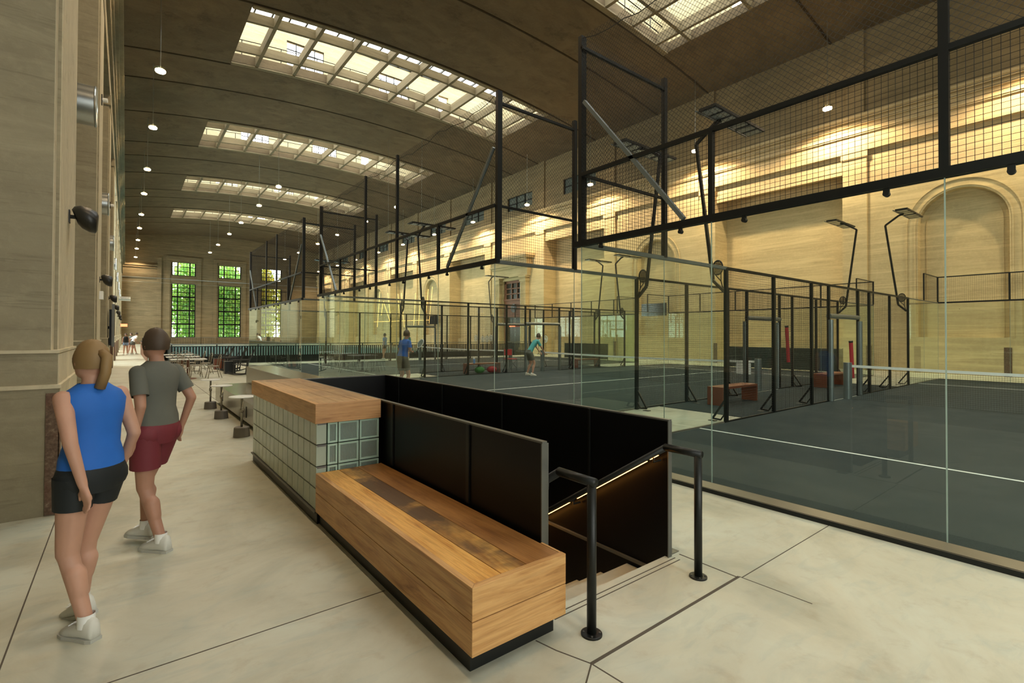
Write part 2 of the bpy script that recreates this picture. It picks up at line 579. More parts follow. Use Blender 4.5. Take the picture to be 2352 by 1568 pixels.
    def slab(s, axis, a0, a1, us, vs_, holes):
        """wall of thickness a0..a1 across x or y with rectangular holes (u0,u1,v0,v1)"""
        us = sorted(set([round(u, 4) for u in us] + [round(h[i], 4) for h in holes for i in (0, 1)]))
        vv = sorted(set([round(u, 4) for u in vs_] + [round(h[i], 4) for h in holes for i in (2, 3)]))
        us = [u for u in us if min(us[0], us[-1]) <= u]

        def P(a, u, v):
            return (a, u, v) if axis == 'x' else ((u, a, v) if axis == 'y' else (u, v, a))

        def solid(u, v):
            if not (us[0] < u < us[-1] and vv[0] < v < vv[-1]):
                return False
            return not any(h[0] < u < h[1] and h[2] < v < h[3] for h in holes)
        for i in range(len(us) - 1):
            for j in range(len(vv) - 1):
                u0, u1, v0, v1 = us[i], us[i + 1], vv[j], vv[j + 1]
                if not solid((u0 + u1) / 2, (v0 + v1) / 2):
                    continue
                s.quad(P(a0, u0, v0), P(a0, u0, v1), P(a0, u1, v1), P(a0, u1, v0))
                s.quad(P(a1, u0, v0), P(a1, u1, v0), P(a1, u1, v1), P(a1, u0, v1))
                e = 1e-3
                if not solid(u0 - e, (v0 + v1) / 2):
                    s.quad(P(a0, u0, v0), P(a1, u0, v0), P(a1, u0, v1), P(a0, u0, v1))
                if not solid(u1 + e, (v0 + v1) / 2):
                    s.quad(P(a0, u1, v0), P(a0, u1, v1), P(a1, u1, v1), P(a1, u1, v0))
                if not solid((u0 + u1) / 2, v0 - e):
                    s.quad(P(a0, u0, v0), P(a0, u1, v0), P(a1, u1, v0), P(a1, u0, v0))
                if not solid((u0 + u1) / 2, v1 + e):
                    s.quad(P(a0, u0, v1), P(a1, u0, v1), P(a1, u1, v1), P(a0, u1, v1))
        return s

    def grid(s, o, u, v, W, H, step, r, diamond=False):
        """a wire mesh panel: o corner, u and v unit directions"""
        o, u, v = Vector(o), Vector(u), Vector(v)
        if not diamond:
            n = max(1, round(W / step))
            for i in range(n + 1):
                a = o + u * (W * i / n)
                s.wire(a, a + v * H, r)
            n = max(1, round(H / step))
            for i in range(n + 1):
                a = o + v * (H * i / n)
                s.wire(a, a + u * W, r)
        else:
            k = -H
            while k < W:
                a0, a1 = max(0, k), min(W, k + H)
                if a1 - a0 > 0.01:
                    s.wire(o + u * a0 + v * (a0 - k), o + u * a1 + v * (a1 - k), r)
                    s.wire(o + u * (W - a0) + v * (a0 - k), o + u * (W - a1) + v * (a1 - k), r)
                k += step
        return s

    def prism(s, poly, z0, z1):
        n = len(poly)
        vs = [(x, y, z0) for x, y in poly] + [(x, y, z1) for x, y in poly]
        return s.add(vs, [tuple(range(n - 1, -1, -1)), tuple(range(n, 2 * n))] + [(i, (i + 1) % n, n + (i + 1) % n, n + i) for i in range(n)])

    def build(s, name, mat, parent=None, smooth=False, bevel=0.0, remesh=0.0):
        me = bpy.data.meshes.new(name)
        me.from_pydata([tuple(v) for v in s.v], [], s.f)
        me.materials.append(M[mat] if isinstance(mat, str) else mat)
        if smooth:
            for p in me.polygons:
                p.use_smooth = True
        me.update()
        o = bpy.data.objects.new(name, me)
        col.objects.link(o)
        if parent is not None:
            o.parent = parent
        if bevel:
            b = o.modifiers.new('bevel', 'BEVEL')
            b.width = bevel
            b.segments = 2
            b.limit_method = 'ANGLE'
        if remesh:
            m_ = o.modifiers.new('remesh', 'REMESH')
            m_.mode = 'VOXEL'
            m_.voxel_size = remesh
            m_.use_smooth_shade = True
            sm = o.modifiers.new('smooth', 'SMOOTH')
            sm.factor = 0.5
            sm.iterations = 4
        return o


def tag(o, label, cat, group=None, kind=None):
    o['label'] = label
    o['category'] = cat
    if group:
        o['group'] = group
    if kind:
        o['kind'] = kind
    return o


def thing(name, label, cat, loc=(0, 0, 0), group=None, rz=0.0):
    o = bpy.data.objects.new(name, None)
    o.empty_display_size = 0.1
    o.location = loc
    o.rotation_euler = (0, 0, rz)
    col.objects.link(o)
    return tag(o, label, cat, group)


def struct(name, mb, mat, label=None, **kw):
    o = mb.build(name, mat, **kw)
    o['kind'] = 'structure'
    if label:
        o['label'] = label
    return o


def copy_tree(o, loc=None, rz=None, label=None, parent=None):
    c = o.copy()
    col.objects.link(c)
    if parent is not None:
        c.parent = parent
    for ch in KIDS.get(o.name, []) or [x for x in o.children]:
        copy_tree(ch, parent=c)
    if loc is not None:
        c.location = loc
    if rz is not None:
        c.rotation_euler = (0, 0, rz)
    if label:
        c['label'] = label
    return c


KIDS = {}
ORD = ['first', 'second', 'third', 'fourth', 'fifth', 'sixth', 'seventh', 'eighth', 'ninth', 'tenth', 'eleventh', 'twelfth', 'thirteenth', 'fourteenth']
# ------------------------------------------------------------------ floor, kerbs, joints
XL, XR, YN, YE = -2.2, 29.0, -10.0, 98.0
ST = (2.0, 3.28, 2.27, 7.45)                    # stair opening x0 x1 y0 y1
PIT = (2.3, 27.0, 32.4, 90.0)
CT = [(-5.05, 5.0), (7.13, 17.25), (19.42, 29.3)]   # the three courts, y ranges
X0, X1 = 5.18, 25.18
fl = MB()
fl.slab('z', 0.0, -0.25, (XL, XR + 2.4), (YN, YE), [ST, PIT])
# a court slab: cut the cells under turf away is not needed, turf lies 12 mm above
struct('floor', fl, 'floor', 'pale polished concrete floor with fine joints')
j = MB()
for x0, x1, y, w in ((-0.48, 1.36, 3.09, .008), (1.9, 3.4, 1.76, .02), (3.4, 4.95, 1.74, .007), (-2.2, -0.48, 3.09, .006)):
    j.box(x0, y - w / 2, 0.0, x1, y + w / 2, 0.0012)
for x, y0, y1, w in ((-0.48, -2, 6.2, .008), (1.83, 14.1, 22, .012), (1.83, 22, 40, .012), (3.38, 1.76, 2.22, .012)):
    j.box(x - w / 2, y0, 0.0, x + w / 2, y1, 0.0012)
for a, b in (((1.9, 1.76), (1.83, 1.95)), ((1.83, 1.95), (1.8, 2.08)), ((1.9, 1.76), (1.93, 1.4)), ((1.9, 1.76), (1.5, 1.5)), ((3.4, 1.76), (3.42, 1.3))):
    j.bar((a[0], a[1], 0.0003), (b[0], b[1], 0.0003), 0.008, 0.0016)
for yy in (2.16, 2.20):
    j.box(2.02, yy, 0.0, 3.3, yy + 0.008, 0.0014)
struct('trim_1', j, 'joint', 'dark saw-cut joints and cracks in the floor')

k = MB()
k.box(4.94, -9, 0.0, 4.96, 31.0, 0.042)
struct('trim_2', k, 'black', 'black kerb face along the courts')
k = MB()
k.box(4.96, -9, 0.0, 5.17, 31.0, 0.045)
struct('trim_3', k, 'kerb', 'grey metal kerb top under the court glass')


# ------------------------------------------------------------------ left wall: piers between deep window bays
lw = MB()
Z1, Z2, ZC = 1.2, 1.52, 17.1
for y in SEG:
    a, b = y, y + 2.05
    lw.box(-2.6, a + .30, 0, -0.524, b, 10.2)                 # shaft
    lw.box(-2.6, a + .12, Z1, -0.556, b, 10.2)                # stepped corner towards the camera
    lw.box(-2.6, a, 0, -0.485, b + .02, Z1)                   # plinth
    lw.box(-2.6, a + .05, Z1, -0.500, b + .01, Z2)            # dado
    lw.box(-2.6, a - .01, Z1 - .03, -0.478, b + .03, Z1)      # ledge
    lw.box(-2.6, a + .04, Z2 - .025, -0.493, b + .02, Z2)
    lw.box(-2.6, a + .06, 9.85, -0.50, b + .01, 10.2)
lw.box(-2.6, YN, 10.2, -0.524, YE, 11.0)
for z0, z1, x in ((11.0, 11.12, -.44), (11.75, 11.9, -.46), (12.15, 12.3, -.40), (12.45, 12.6, -.30), (12.6, 12.78, -.16)):
    lw.box(-2.6, YN, z0, x, YE, z1)
lw.box(-2.6, YN, 11.0, -0.53, YE, 12.7)
lw.box(-2.6, YN, 12.7, -0.75, YE, ZC + .4)
for y in SEG:
    lw.box(-0.8, y + .5, 12.78, -0.60, y + 1.5, ZC)
for y in SEG[1:5]:
    lw.box(-2.6, y + 2.0, 0, -2.0, y + 8.25, 10.3)
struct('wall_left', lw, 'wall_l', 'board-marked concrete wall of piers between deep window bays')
for i, y in enumerate([SEG[0]] + SEG[5:-1]):
    y0, y1 = y + 2.05, y + 8.2
    w = MB()
    n = 4
    for q in range(n + 1):
        yy = y0 + (y1 - y0) * q / n
        w.box(-2.14, yy - .06, 1.4, -2.04, yy + .06, 10.2)
    for q in range(13):
        zz = 1.4 + 8.8 * q / 12
        t = .07 if q % 3 == 0 else .025
        w.box(-2.13, y0, zz - t / 2, -2.05, y1, zz + t / 2)
    fr = struct('window_%d' % (i + 1), w, 'frame', 'tall dark steel window deep between two piers')
    g = MB()
    g.quad((-2.09, y0, 1.4), (-2.09, y1, 1.4), (-2.09, y1, 10.2), (-2.09, y0, 10.2))
    g.build('pane', 'wglass', fr)
    s = MB()
    s.box(-2.6, y0, 0, -2.0, y1, 1.4)
    s.box(-2.6, y0, 10.2, -2.0, y1, 10.9)
    s.build('sill', 'wall_l', fr)
rn = MB()  # thin skins carrying the painted light on pier faces and ledges
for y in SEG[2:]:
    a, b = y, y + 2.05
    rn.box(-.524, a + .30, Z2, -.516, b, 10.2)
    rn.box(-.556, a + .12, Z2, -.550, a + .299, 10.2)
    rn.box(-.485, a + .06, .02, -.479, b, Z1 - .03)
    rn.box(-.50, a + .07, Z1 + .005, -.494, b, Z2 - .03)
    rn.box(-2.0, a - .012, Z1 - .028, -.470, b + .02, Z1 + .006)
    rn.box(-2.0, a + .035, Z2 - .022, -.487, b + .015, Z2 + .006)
struct('trim_6', rn, 'lit_face', 'lit faces and ledges of the piers, light put into a paler concrete colour')
# rusty corner guards on the piers
for i, y in enumerate(SEG[2:9]):
    g = MB()
    g.box(-0.572, y - .022, 0.01, -0.478, y - .008, 1.13)
    g.box(-0.484, y - .022, 0.01, -0.470, y + .05, 1.13)
    tag(g.build('corner_guard', 'rust'), 'rusted steel corner guard on the plinth of the %s concrete pier from the camera' % ORD[i], 'corner guard', 'rusted guards on the left wall piers')

# ------------------------------------------------------------------ right wall: pilasters, arched and square niches
rw = MB()
dc_ = 36.95
XF, XB = 29.0, 29.45
BAY0 = 4.95


def arch_panel(mb, c, hw):
    """wall skin at XF with a round headed opening centred on y=c, half width r, filled at XB"""
    r, zs, zt, zb = 1.52, 6.75, 10.95, 1.64
    y0, y1 = c - hw, c + hw
    pts = [(c - r * math.cos(PI * i / 24), zs + r * math.sin(PI * i / 24)) for i in range(25)]
    q = lambda a, b, d, e: mb.quad((XF, a, b), (XF, a, e), (XF, d, e), (XF, d, b))
    mb.quad((XF, y0, 0), (XF, y0, zt), (XF, c - r, zt), (XF, c - r, 0))
    mb.quad((XF, c + r, 0), (XF, c + r, zt), (XF, y1, zt), (XF, y1, 0))
    mb.quad((XF, c - r, 0), (XF, c - r, zb), (XF, c + r, zb), (XF, c + r, 0))
    for (ya, za), (yb, zb_) in zip(pts, pts[1:]):
        mb.quad((XF, ya, za), (XF, ya, zt), (XF, yb, zt), (XF, yb, zb_))
        mb.quad((XF, ya, za), (XF, yb, zb_), (XB, yb, zb_), (XB, ya, za))
    mb.quad((XF, c - r, zb), (XF, c - r, zs), (XB, c - r, zs), (XB, c - r, zb))
    mb.quad((XF, c + r, zb), (XB, c + r, zb), (XB, c + r, zs), (XF, c + r, zs))
    mb.quad((XF, c - r, zb), (XB, c - r, zb), (XB, c + r, zb), (XF, c + r, zb))
    for rr, d, w in ((1.93, .05, .05), (1.62, .035, .05), (1.28, -.42, .035)):
        x = XF - d
        m = [(c - rr * math.cos(PI * i / 24), zs + rr * math.sin(PI * i / 24)) for i in range(25)]
        m = [(c - rr, zb)] + m + [(c + rr, zb)]
        for (ya, za), (yb, zb_) in zip(m, m[1:]):
            mb.bar((x + w / 2, ya, za), (x + w / 2, yb, zb_), w, w, up=(1, 0, 0))


XD = XF + 1.3
rw.box(XD, YN, 0, XD + .3, YE, 12.7)
rw.box(XB - .05, YN, 10.15, XD, YE, 12.7)
for i in range(-1, 12):
    c = BAY0 + 8 * i
    if c + 4 > YE:
        break
    rw.box(XF - .14, c + 3.47, 0, XD, c + 4.53, 11.0)          # pilaster
    rw.box(XF - .22, c + 3.40, 0, XB, c + 4.60, 1.28)
    rw.box(XF - .18, c + 3.43, 1.28, XB, c + 4.57, 1.62)
    rw.box(XF - .20, c + 3.42, 10.6, XB, c + 4.58, 10.9)
    if c == BAY0 + 32:
        rw.slab('x', XF - .02, XB, (c - 3.5, c + 3.5), (0, 11), [(c - 1.55, c + 1.5, 0, 6.85)])
    elif i % 2 == 0:
        arch_panel(rw, c, 3.5)
        rw.box(XB, c - 3.5, 0, XB + .2, c + 3.5, 11)
    else:
        rw.box(XF, c - 3.5, 10.15, XB, c + 3.5, 11)
        rw.box(XF + .02, c - 3.5, 9.95, XF + .12, c + 3.5, 10.15)
        rw.box(XD - .3, c - 3.47, 0, XD, c + 3.47, 1.28)
    if i % 2 == 0 and i != 4:
        rw.box(XF - .05, c - 3.5, 0, XF + .02, c + 3.5, 1.28)
for z0, z1, x in ((10.9, 11.08, .08), (11.75, 11.83, .05), (11.83, 11.95, .10), (12.25, 12.37, .07), (12.5, 12.62, .13), (12.62, 12.75, .2)):
    rw.box(XF - x - .14, YN, z0, XB, YE, z1)
rw.box(XF - .10, YN, 11.0, XB, YE, 12.7)
UPW = [(28.4 + 7.75 * q - 1.85, 28.4 + 7.75 * q + 1.85, 13.55, 14.85) for q in range(0, 8)]
ru = MB()
ru.slab('x', XF + .1, XB + .4, (YN, YE), (12.75, ZC + .6), UPW)
for i in range(-1, 12):
    ru.box(XF - .02, BAY0 + 8 * i + 3.6, 12.8, XF + .12, BAY0 + 8 * i + 4.4, ZC)
struct('wall_upper', ru, 'wall_u', 'upper wall above the cornice, shade put into a darker concrete colour')
rw.box(XB, dc_ - 3.5, 0, XD, dc_ - 1.6, 11)
rw.box(XB, dc_ + 1.55, 0, XD, dc_ + 3.5, 11)
struct('wall_right', rw, 'wall', 'yellow concrete wall with pilasters, arched niches and a heavy cornice')
for i, (a, b, c, d) in enumerate(UPW):
    w = MB()
    w.box(XF + .3, a, c, XF + .36, b, d)
    fr = struct('window_%d' % (40 + i), w, 'greyglass', 'low grey window high above the cornice')
    w = MB()
    for q in range(4):
        yy = a + (b - a) * q / 3
        w.box(XF + .24, yy - .05, c, XF + .3, yy + .05, d)
    for zz in (c, (c + d) / 2, d):
        w.box(XF + .24, a, zz - .04, XF + .3, b, zz + .04)
    w.build('window_frame', 'frame', fr)

# doorway with classical surround
dc = BAY0 + 32
p = MB()
for s in (-1, 1):
    p.box(XF - .45, dc + s * 2.0 - .38, 0, XF, dc + s * 2.0 + .38, 7.1)
    p.box(XF - .52, dc + s * 2.0 - .45, 0, XF, dc + s * 2.0 + .45, .55)
    p.box(XF - .52, dc + s * 2.0 - .45, 6.6, XF, dc + s * 2.0 + .45, 6.8)
    p.box(XF - .58, dc + s * 2.0 - .5, 6.95, XF, dc + s * 2.0 + .5, 7.1)
    for q in (-.2, 0, .2):
        p.box(XF - .49, dc + s * 2.0 + q - .03, .6, XF - .44, dc + s * 2.0 + q + .03, 6.5)
p.box(XF - .45, dc - 2.6, 7.1, XF, dc + 2.6, 7.9)
p.box(XF - .60, dc - 2.7, 7.9, XF, dc + 2.7, 8.1)
p.box(XF - .75, dc - 2.85, 8.1, XF, dc + 2.85, 8.25)
p.box(XF - .62, dc - 2.7, 8.25, XF, dc + 2.7, 8.7)
p.box(XF - 1.0, dc - 3.1, 8.7, XF, dc + 3.1, 8.85)
p.box(XF - 1.1, dc - 3.2, 8.85, XF, dc + 3.2, 9.05)
struct('trim_4', p, 'wall', 'moulded concrete door surround with entablature')
d = MB()
y0, y1 = dc - 1.55, dc + 1.5
d.box(XF + .12, y0, 0, XF + .3, y0 + .28, 6.85)
d.box(XF + .12, y1 - .28, 0, XF + .3, y1, 6.85)
d.box(XF + .12, y0, 6.6, XF + .3, y1, 6.85)
d.box(XF - .02, y0, 4.95, XF + .3, y1, 5.1)
d.box(XF + .1, y0 + .28, 3.5, XF + .3, y1 - .28, 4.95)
d.box(XF + .0, y0, 3.35, XF + .3, y1, 3.5)
for q in range(1, 3):
    yy = y0 + .28 + (y1 - y0 - .56) * q / 3
    d.box(XF + .12, yy - .05, 5.1, XF + .22, yy + .05, 6.6)
    zz = 5.1 + 1.5 * q / 3
    d.box(XF + .12, y0, zz - .05, XF + .22, y1, zz + .05)
door = struct('door_1', d, 'doorwood', 'tall red-brown timber doorway with a nine-pane fanlight')
d = MB()
d.box(XF + .24, y0 + .28, 5.1, XF + .28, y1 - .28, 6.6)
d.box(XF + .24, y0 + .28, 0, XF + .28, y1 - .28, 3.35)
d.build('dark_glass', 'darkvoid', door)
d = MB()
d.lathe((XF + .06, dc, 4.22), [(0, 0), (.42, 0), (.42, .06), (0, .06)], 24, 'x')
d.build('oval_panel', 'darkvoid', door)
e = MB()
e.box(XF - .12, dc - .42, 2.45, XF - .06, dc + .42, 2.78)
ex = thing('exit_sign', 'small red glowing exit sign in the dark doorway of the yellow wall', 'sign', (XF - .1, dc, 2.45))
MB(ex).box(XF - .12, dc - .42, 2.45, XF - .06, dc + .42, 2.78).build('sign_box', 'exit', ex)
fc = bpy.data.curves.new('lettering', 'FONT')
fc.body = 'EXIT'
fc.size = 0.28
fc.align_x = 'CENTER'
fc.align_y = 'CENTER'
fc.extrude = 0.004
fc.materials.append(M['white'])
_t = bpy.data.objects.new("tmp", fc); col.objects.link(_t); bpy.context.view_layer.update(); _me = bpy.data.meshes.new_from_object(_t.evaluated_get(bpy.context.evaluated_depsgraph_get())); bpy.data.objects.remove(_t, do_unlink=True)
fo = bpy.data.objects.new("lettering", _me)
col.objects.link(fo)
fo.parent = ex
fo.location = (-.03, 0, .165)
fo.rotation_euler = (R(90), 0, R(-90))
bpy.data.objects[ex.name]
mb = MB(ex).bar((XF - .09, dc, 2.78), (XF - .09, dc, 3.38), .03)
mb.build('hanger', 'frame', ex)

g = MB()
g.box(XF - .24, BAY0 - 1.9, 0.0, XF - .22, BAY0 - 1.55, 1.2)
for i, c in enumerate((BAY0 - 1.45, BAY0 + 3.38, BAY0 + 11.4, BAY0 + 19.4)):
    g = MB()
    g.box(XF - .26, c - .12, 0, XF - .235, c + .12, 1.22) if i else g.box(XF - .075, c - .12, 0, XF - .055, c + .12, 1.22)
    tag(g.build('corner_guard', 'rust'), 'rusted steel guard plate at the foot of the yellow wall, %s from the right edge' % ORD[i], 'corner guard', 'rusted guards on the yellow wall')

# ------------------------------------------------------------------ end wall
ew = MB()
WX = [(5.85, 9.22), (12.50, 15.98), (19.19, 22.62)]
holes = []
for a, b in WX:
    holes += [(a, b, 1.04, 10.0), (a, b, 11.23, 13.44)]
ew.slab('y', YE, YE + .7, (-2.4, 31.6), (0, 19), holes)
for a, b in WX:
    for x in (a - .75, b + .2):
        ew.box(x, YE - .12, 0, x + .55, YE, 14.3)
    ew.box(a - .80, YE - .15, 13.85, b + .80, YE, 14.4)
    ew.box(a - .3, YE - .08, 10.35, b + .3, YE, 10.9)
for x0, x1 in ((-.6, 3.9), (24.6, 29.1)):
    ew.box(x0, YE - .3, 12.5, x1, YE, 12.75)
    ew.box(x0, YE - .2, 12.2, x1, YE, 12.35)
    ew.box(x0, YE - .15, 10.6, x1, YE, 10.75)
    ew.box(x1 if x0 < 5 else x0 - .6, YE - .16, 0, (x1 if x0 < 5 else x0 - .6) + .6, YE, 14)
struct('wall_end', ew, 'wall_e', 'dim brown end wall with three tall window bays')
n_ = 60
for i, (a, b) in enumerate(WX):
    for zb, zt, rows, thick in ((1.04, 10.0, 12, 3), (11.23, 13.44, 3, 9)):
        w = MB()
        W_ = b - a
        for x in (a + .06, a + W_ * .25, a + W_ * .75, b - .06):
            w.box(x - .09, YE + .2, zb, x + .09, YE + .32, zt)
        for x in (a + W_ * .125, a + W_ * .375, a + W_ * .5, a + W_ * .625, a + W_ * .875):
            w.box(x - .025, YE + .24, zb, x + .025, YE + .28, zt)
        for q in range(rows + 1):
            zz = zb + (zt - zb) * q / rows
            t = .24 if (q % thick == 0) else .10
            w.box(a, YE + .2, zz - t / 2, b, YE + .32, zz + t / 2)
        fr = struct('window_%d' % n_, w, 'frame', 'steel-framed window in the end wall with trees behind')
        n_ += 1
        g = MB()
        g.quad((a, YE + .26, zb), (b, YE + .26, zb), (b, YE + .26, zt), (a, YE + .26, zt))
        g.build('pane', 'wglass', fr)
nw = MB()
nw.slab('y', YN - .4, YN, (-2.6, 31.8), (0, 19), [(1.4, 5.2, 1.0, 10.2)])
struct('wall_near', nw, 'wall_l', 'plain concrete wall behind the camera')


# ------------------------------------------------------------------ vaulted ceiling with roof lights
def zc(x):
    return 18.3 - 1.2 * ((x - 14.4) / 14.4) ** 2


ce = MB()
SX = (4.75, 24.1)
xs = sorted(set([-1.0, SX[0], SX[1], 29.5] + [SX[0] + (SX[1] - SX[0]) * q / 14 for q in range(15)] + [1, 2.9, 26, 27.8]))
ys = [YN - .2]
for y in SKY:
    ys += [y, y + 6.15]
ys += [YE + .5]
ys = sorted(ys)
T = .55
for i in range(len(xs) - 1):
    for q in range(len(ys) - 1):
        xa, xb, ya, yb = xs[i], xs[i + 1], ys[q], ys[q + 1]
        inx = SX[0] - .01 < (xa + xb) / 2 < SX[1] + .01
        iny = any(s < (ya + yb) / 2 < s + 6.15 for s in SKY)
        if inx and iny:
            continue
        za, zb = zc(xa), zc(xb)
        ce.quad((xa, ya, za), (xa, yb, za), (xb, yb, zb), (xb, ya, zb))
        ce.quad((xa, ya, za + T), (xb, ya, zb + T), (xb, yb, zb + T), (xa, yb, za + T))
for s in SKY:
    for i in range(len(xs) - 1):
        xa, xb = xs[i], xs[i + 1]
        if SX[0] - .01 < (xa + xb) / 2 < SX[1] + .01:
            for yy in (s, s + 6.15):
                ce.quad((xa, yy, zc(xa)), (xb, yy, zc(xb)), (xb, yy, zc(xb) + T), (xa, yy, zc(xa) + T))
    for xx in SX:
        ce.quad((xx, s, zc(xx)), (xx, s + 6.15, zc(xx)), (xx, s + 6.15, zc(xx) + T), (xx, s, zc(xx) + T))
struct('ceiling', ce, 'ceil', 'brown concrete barrel vault')
gr = MB()
gy = []
for s in SKY:
    gy += [s - .35, s + 6.55, s + 14.4 - 4.0]
for y in gy:
    if y > YE or y < YN:
        continue
    for i in range(len(xs) - 1):
        gr.bar((xs[i], y, zc(xs[i]) - .0), (xs[i + 1], y, zc(xs[i + 1]) - .0), .11, .05)
struct('trim_5', gr, 'groove', 'dark construction joints across the vault')

for si, s in enumerate(SKY):
    y0, y1 = s, s + 6.15
    # concrete rib grid in the opening
    m = MB()
    m2 = MB()
    nx = 9
    cross = [SX[0] + 1.35 + q * 2.13 for q in range(9)]
    for x in cross:
        m.box(x - .09, y0, zc(x) - .03, x + .09, y1, zc(x) + .52)
    for yy in (y0 + 1.42, y0 + 4.75):
        for i in range(len(xs) - 1):
            if SX[0] - .01 < (xs[i] + xs[i + 1]) / 2 < SX[1] + .01:
                xa, xb = xs[i], xs[i + 1]
                za, zb = zc(xa), zc(xb)
                a, b = yy - .09, yy + .09
                m.add([(xa, a, za), (xb, a, zb), (xb, b, zb), (xa, b, za), (xa, a, za + .5), (xb, a, zb + .5), (xb, b, zb + .5), (xa, b, za + .5)],
                      [(0, 3, 2, 1), (4, 5, 6, 7), (0, 1, 5, 4), (2, 3, 7, 6)])
    for a, b in ((y0 - .3, y0), (y1, y1 + .3)):
        for i in range(len(xs) - 1):
            if SX[0] - .4 < (xs[i] + xs[i + 1]) / 2 < SX[1] + .4:
                m.bar((xs[i], (a + b) / 2, zc(xs[i]) - .03), (xs[i + 1], (a + b) / 2, zc(xs[i + 1]) - .03), .3, .1)
    struct('trim_%d' % (10 + si), m, 'rib', 'concrete rib grid of a roof light')
    # attic lantern above, open to the sky through a glazed roof
    L = MB()
    la, lb = y0 - 1.6, y1 + 1.7
    ZR = 21.9
    wins = [(x, x + 2.4, 19.5, 21.1) for x in (8.2, 14.6)]
    L.slab('y', lb, lb + .3, (3.2, 26.0), (18.32, ZR), wins + [(19.6, 20.5, 19.2, 20.9)])
    L.slab('y', la - .3, la, (3.2, 26.0), (18.32, ZR), [])
    L.slab('x', 2.9, 3.2, (la - .3, lb + .3), (18.32, ZR), [])
    L.slab('x', 26.0, 26.3, (la - .3, lb + .3), (18.32, ZR), [(la + 2, la + 5, 19.4, 21.2)])
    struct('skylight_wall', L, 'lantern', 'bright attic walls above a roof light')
    g = MB()
    for q in range(24):
        x = 3.2 + 22.8 * q / 23
        g.box(x - .05, la, ZR, x + .05, lb, ZR + .14)
    for q in range(6):
        yy = la + (lb - la) * q / 5
        g.box(3.2, yy - .05, ZR + .02, 26, yy + .05, ZR + .12)
    for x, x2, z0, z1 in wins:
        for q in range(5):
            g.box(x + (x2 - x) * q / 4 - .03, lb + .05, z0, x + (x2 - x) * q / 4 + .03, lb + .1, z1)
        for q in range(4):
            zz = z0 + (z1 - z0) * q / 3
            g.box(x, lb + .05, zz - .03, x2, lb + .1, zz + .03)
    struct('skylight_bars', g, 'frame', 'steel glazing bars over a roof light')
    g = MB()
    for yy in (y1 + .35,):
        for zz in (.55, 1.05):
            for i in range(len(xs) - 1):
                if SX[0] - .01 < (xs[i] + xs[i + 1]) / 2 < SX[1] + .01:
                    g.wire((xs[i], yy, zc(xs[i]) + T + zz), (xs[i + 1], yy, zc(xs[i + 1]) + T + zz), .03)
        for q in range(9):
            x = SX[0] + .6 + 2.2 * q
            g.wire((x, yy, zc(x) + T), (x, yy, zc(x) + T + 1.05), .03)
    struct('skylight_rail', g, 'frame', 'thin attic railing seen through a roof light')

# ------------------------------------------------------------------ the sunken hall behind the railing
pt = MB()
x0, x1, y0, y1 = PIT
pt.slab('y', y1, y1 + .3, (x0, x1), (-4.2, -.2), [])
pt.slab('y', y0 - .3, y0, (x0, x1), (-4.2, -.2), [])
pt.slab('x', x0 - .3, x0, (y0, y1), (-4.2, -.2), [])
pt.slab('x', x1, x1 + .3, (y0, y1), (-4.2, -.2), [])
struct('wall_sunken', pt, 'pit', 'pale blue-green walls of the sunken area')
b_ = MB()
b_.box(x0, y0, -4.4, x1, y1, -4.2)
struct('floor_sunken', b_, 'poolblue', 'blue playing surface one level down')

# outside: ground and trees past the end windows
gd = MB()
gd.box(-40, YE + .8, -1.4, 70, YE + 60, -1.2)
struct('ground', gd, 'grass', 'grass outside the end wall')
for i, (tx, ty, h, r, mt, lab) in enumerate((
        (3.0, 104, 15, 2.9, 'leafy', 'yellow-green tree outside behind the left end window'),
        (8.9, 105, 17, 2.9, 'leafg', 'green tree with a pale leaning trunk behind the left end window'),
        (14.7, 104, 16, 2.8, 'leafg', 'full green tree outside behind the middle end window'),
        (20.4, 104, 15.5, 2.8, 'leafy', 'golden tree outside behind the right end window'),
        (26.1, 105, 16, 2.8, 'leafy', 'golden-green tree outside to the right of the right end window'))):
    t = thing('tree', lab, 'tree', (tx, ty, -1.2), 'trees outside the end windows')
    m = MB(t)
    m.tube((tx, ty, -1.2), (tx + .9, ty, h * .55), .32, .2, 9)
    for q in range(7):
        a = q * 0.9
        m.tube((tx + .5 * q / 6, ty, h * (.2 + .05 * q)), (tx + r * .7 * math.cos(a), ty + r * .6 * math.sin(a), h * (.42 + .07 * q)), .12, .05, 6)
    m.build('trunk', 'bark', t)
    m = MB(t)
    rnd = random.Random(i)
    for q in range(9500):
        u = rnd.random() ** .4
        a, b = rnd.random() * 2 * PI, math.acos(2 * rnd.random() - 1)
        p = Vector((tx + r * u * math.sin(b) * math.cos(a), ty + r * .8 * u * math.sin(b) * math.sin(a), h * .44 + h * .58 * u * math.cos(b)))
        if math.sin(p.x * 2.1 + p.z * 1.3) + math.sin(p.y * 2.3 - p.z * 1.9 + i) > 1.75:
            continue
        s_ = .16 + .14 * rnd.random()
        d1 = Vector((rnd.gauss(0, 1), rnd.gauss(0, 1), rnd.gauss(0, 1))).normalized() * s_
        d2 = d1.cross(Vector((rnd.gauss(0, 1), rnd.gauss(0, 1), rnd.gauss(0, 1)))).normalized() * s_ * .7
        m.add([p - d1, p + d2, p + d1, p - d2], [(0, 1, 2, 3)])
    m.build('foliage', mt, t)
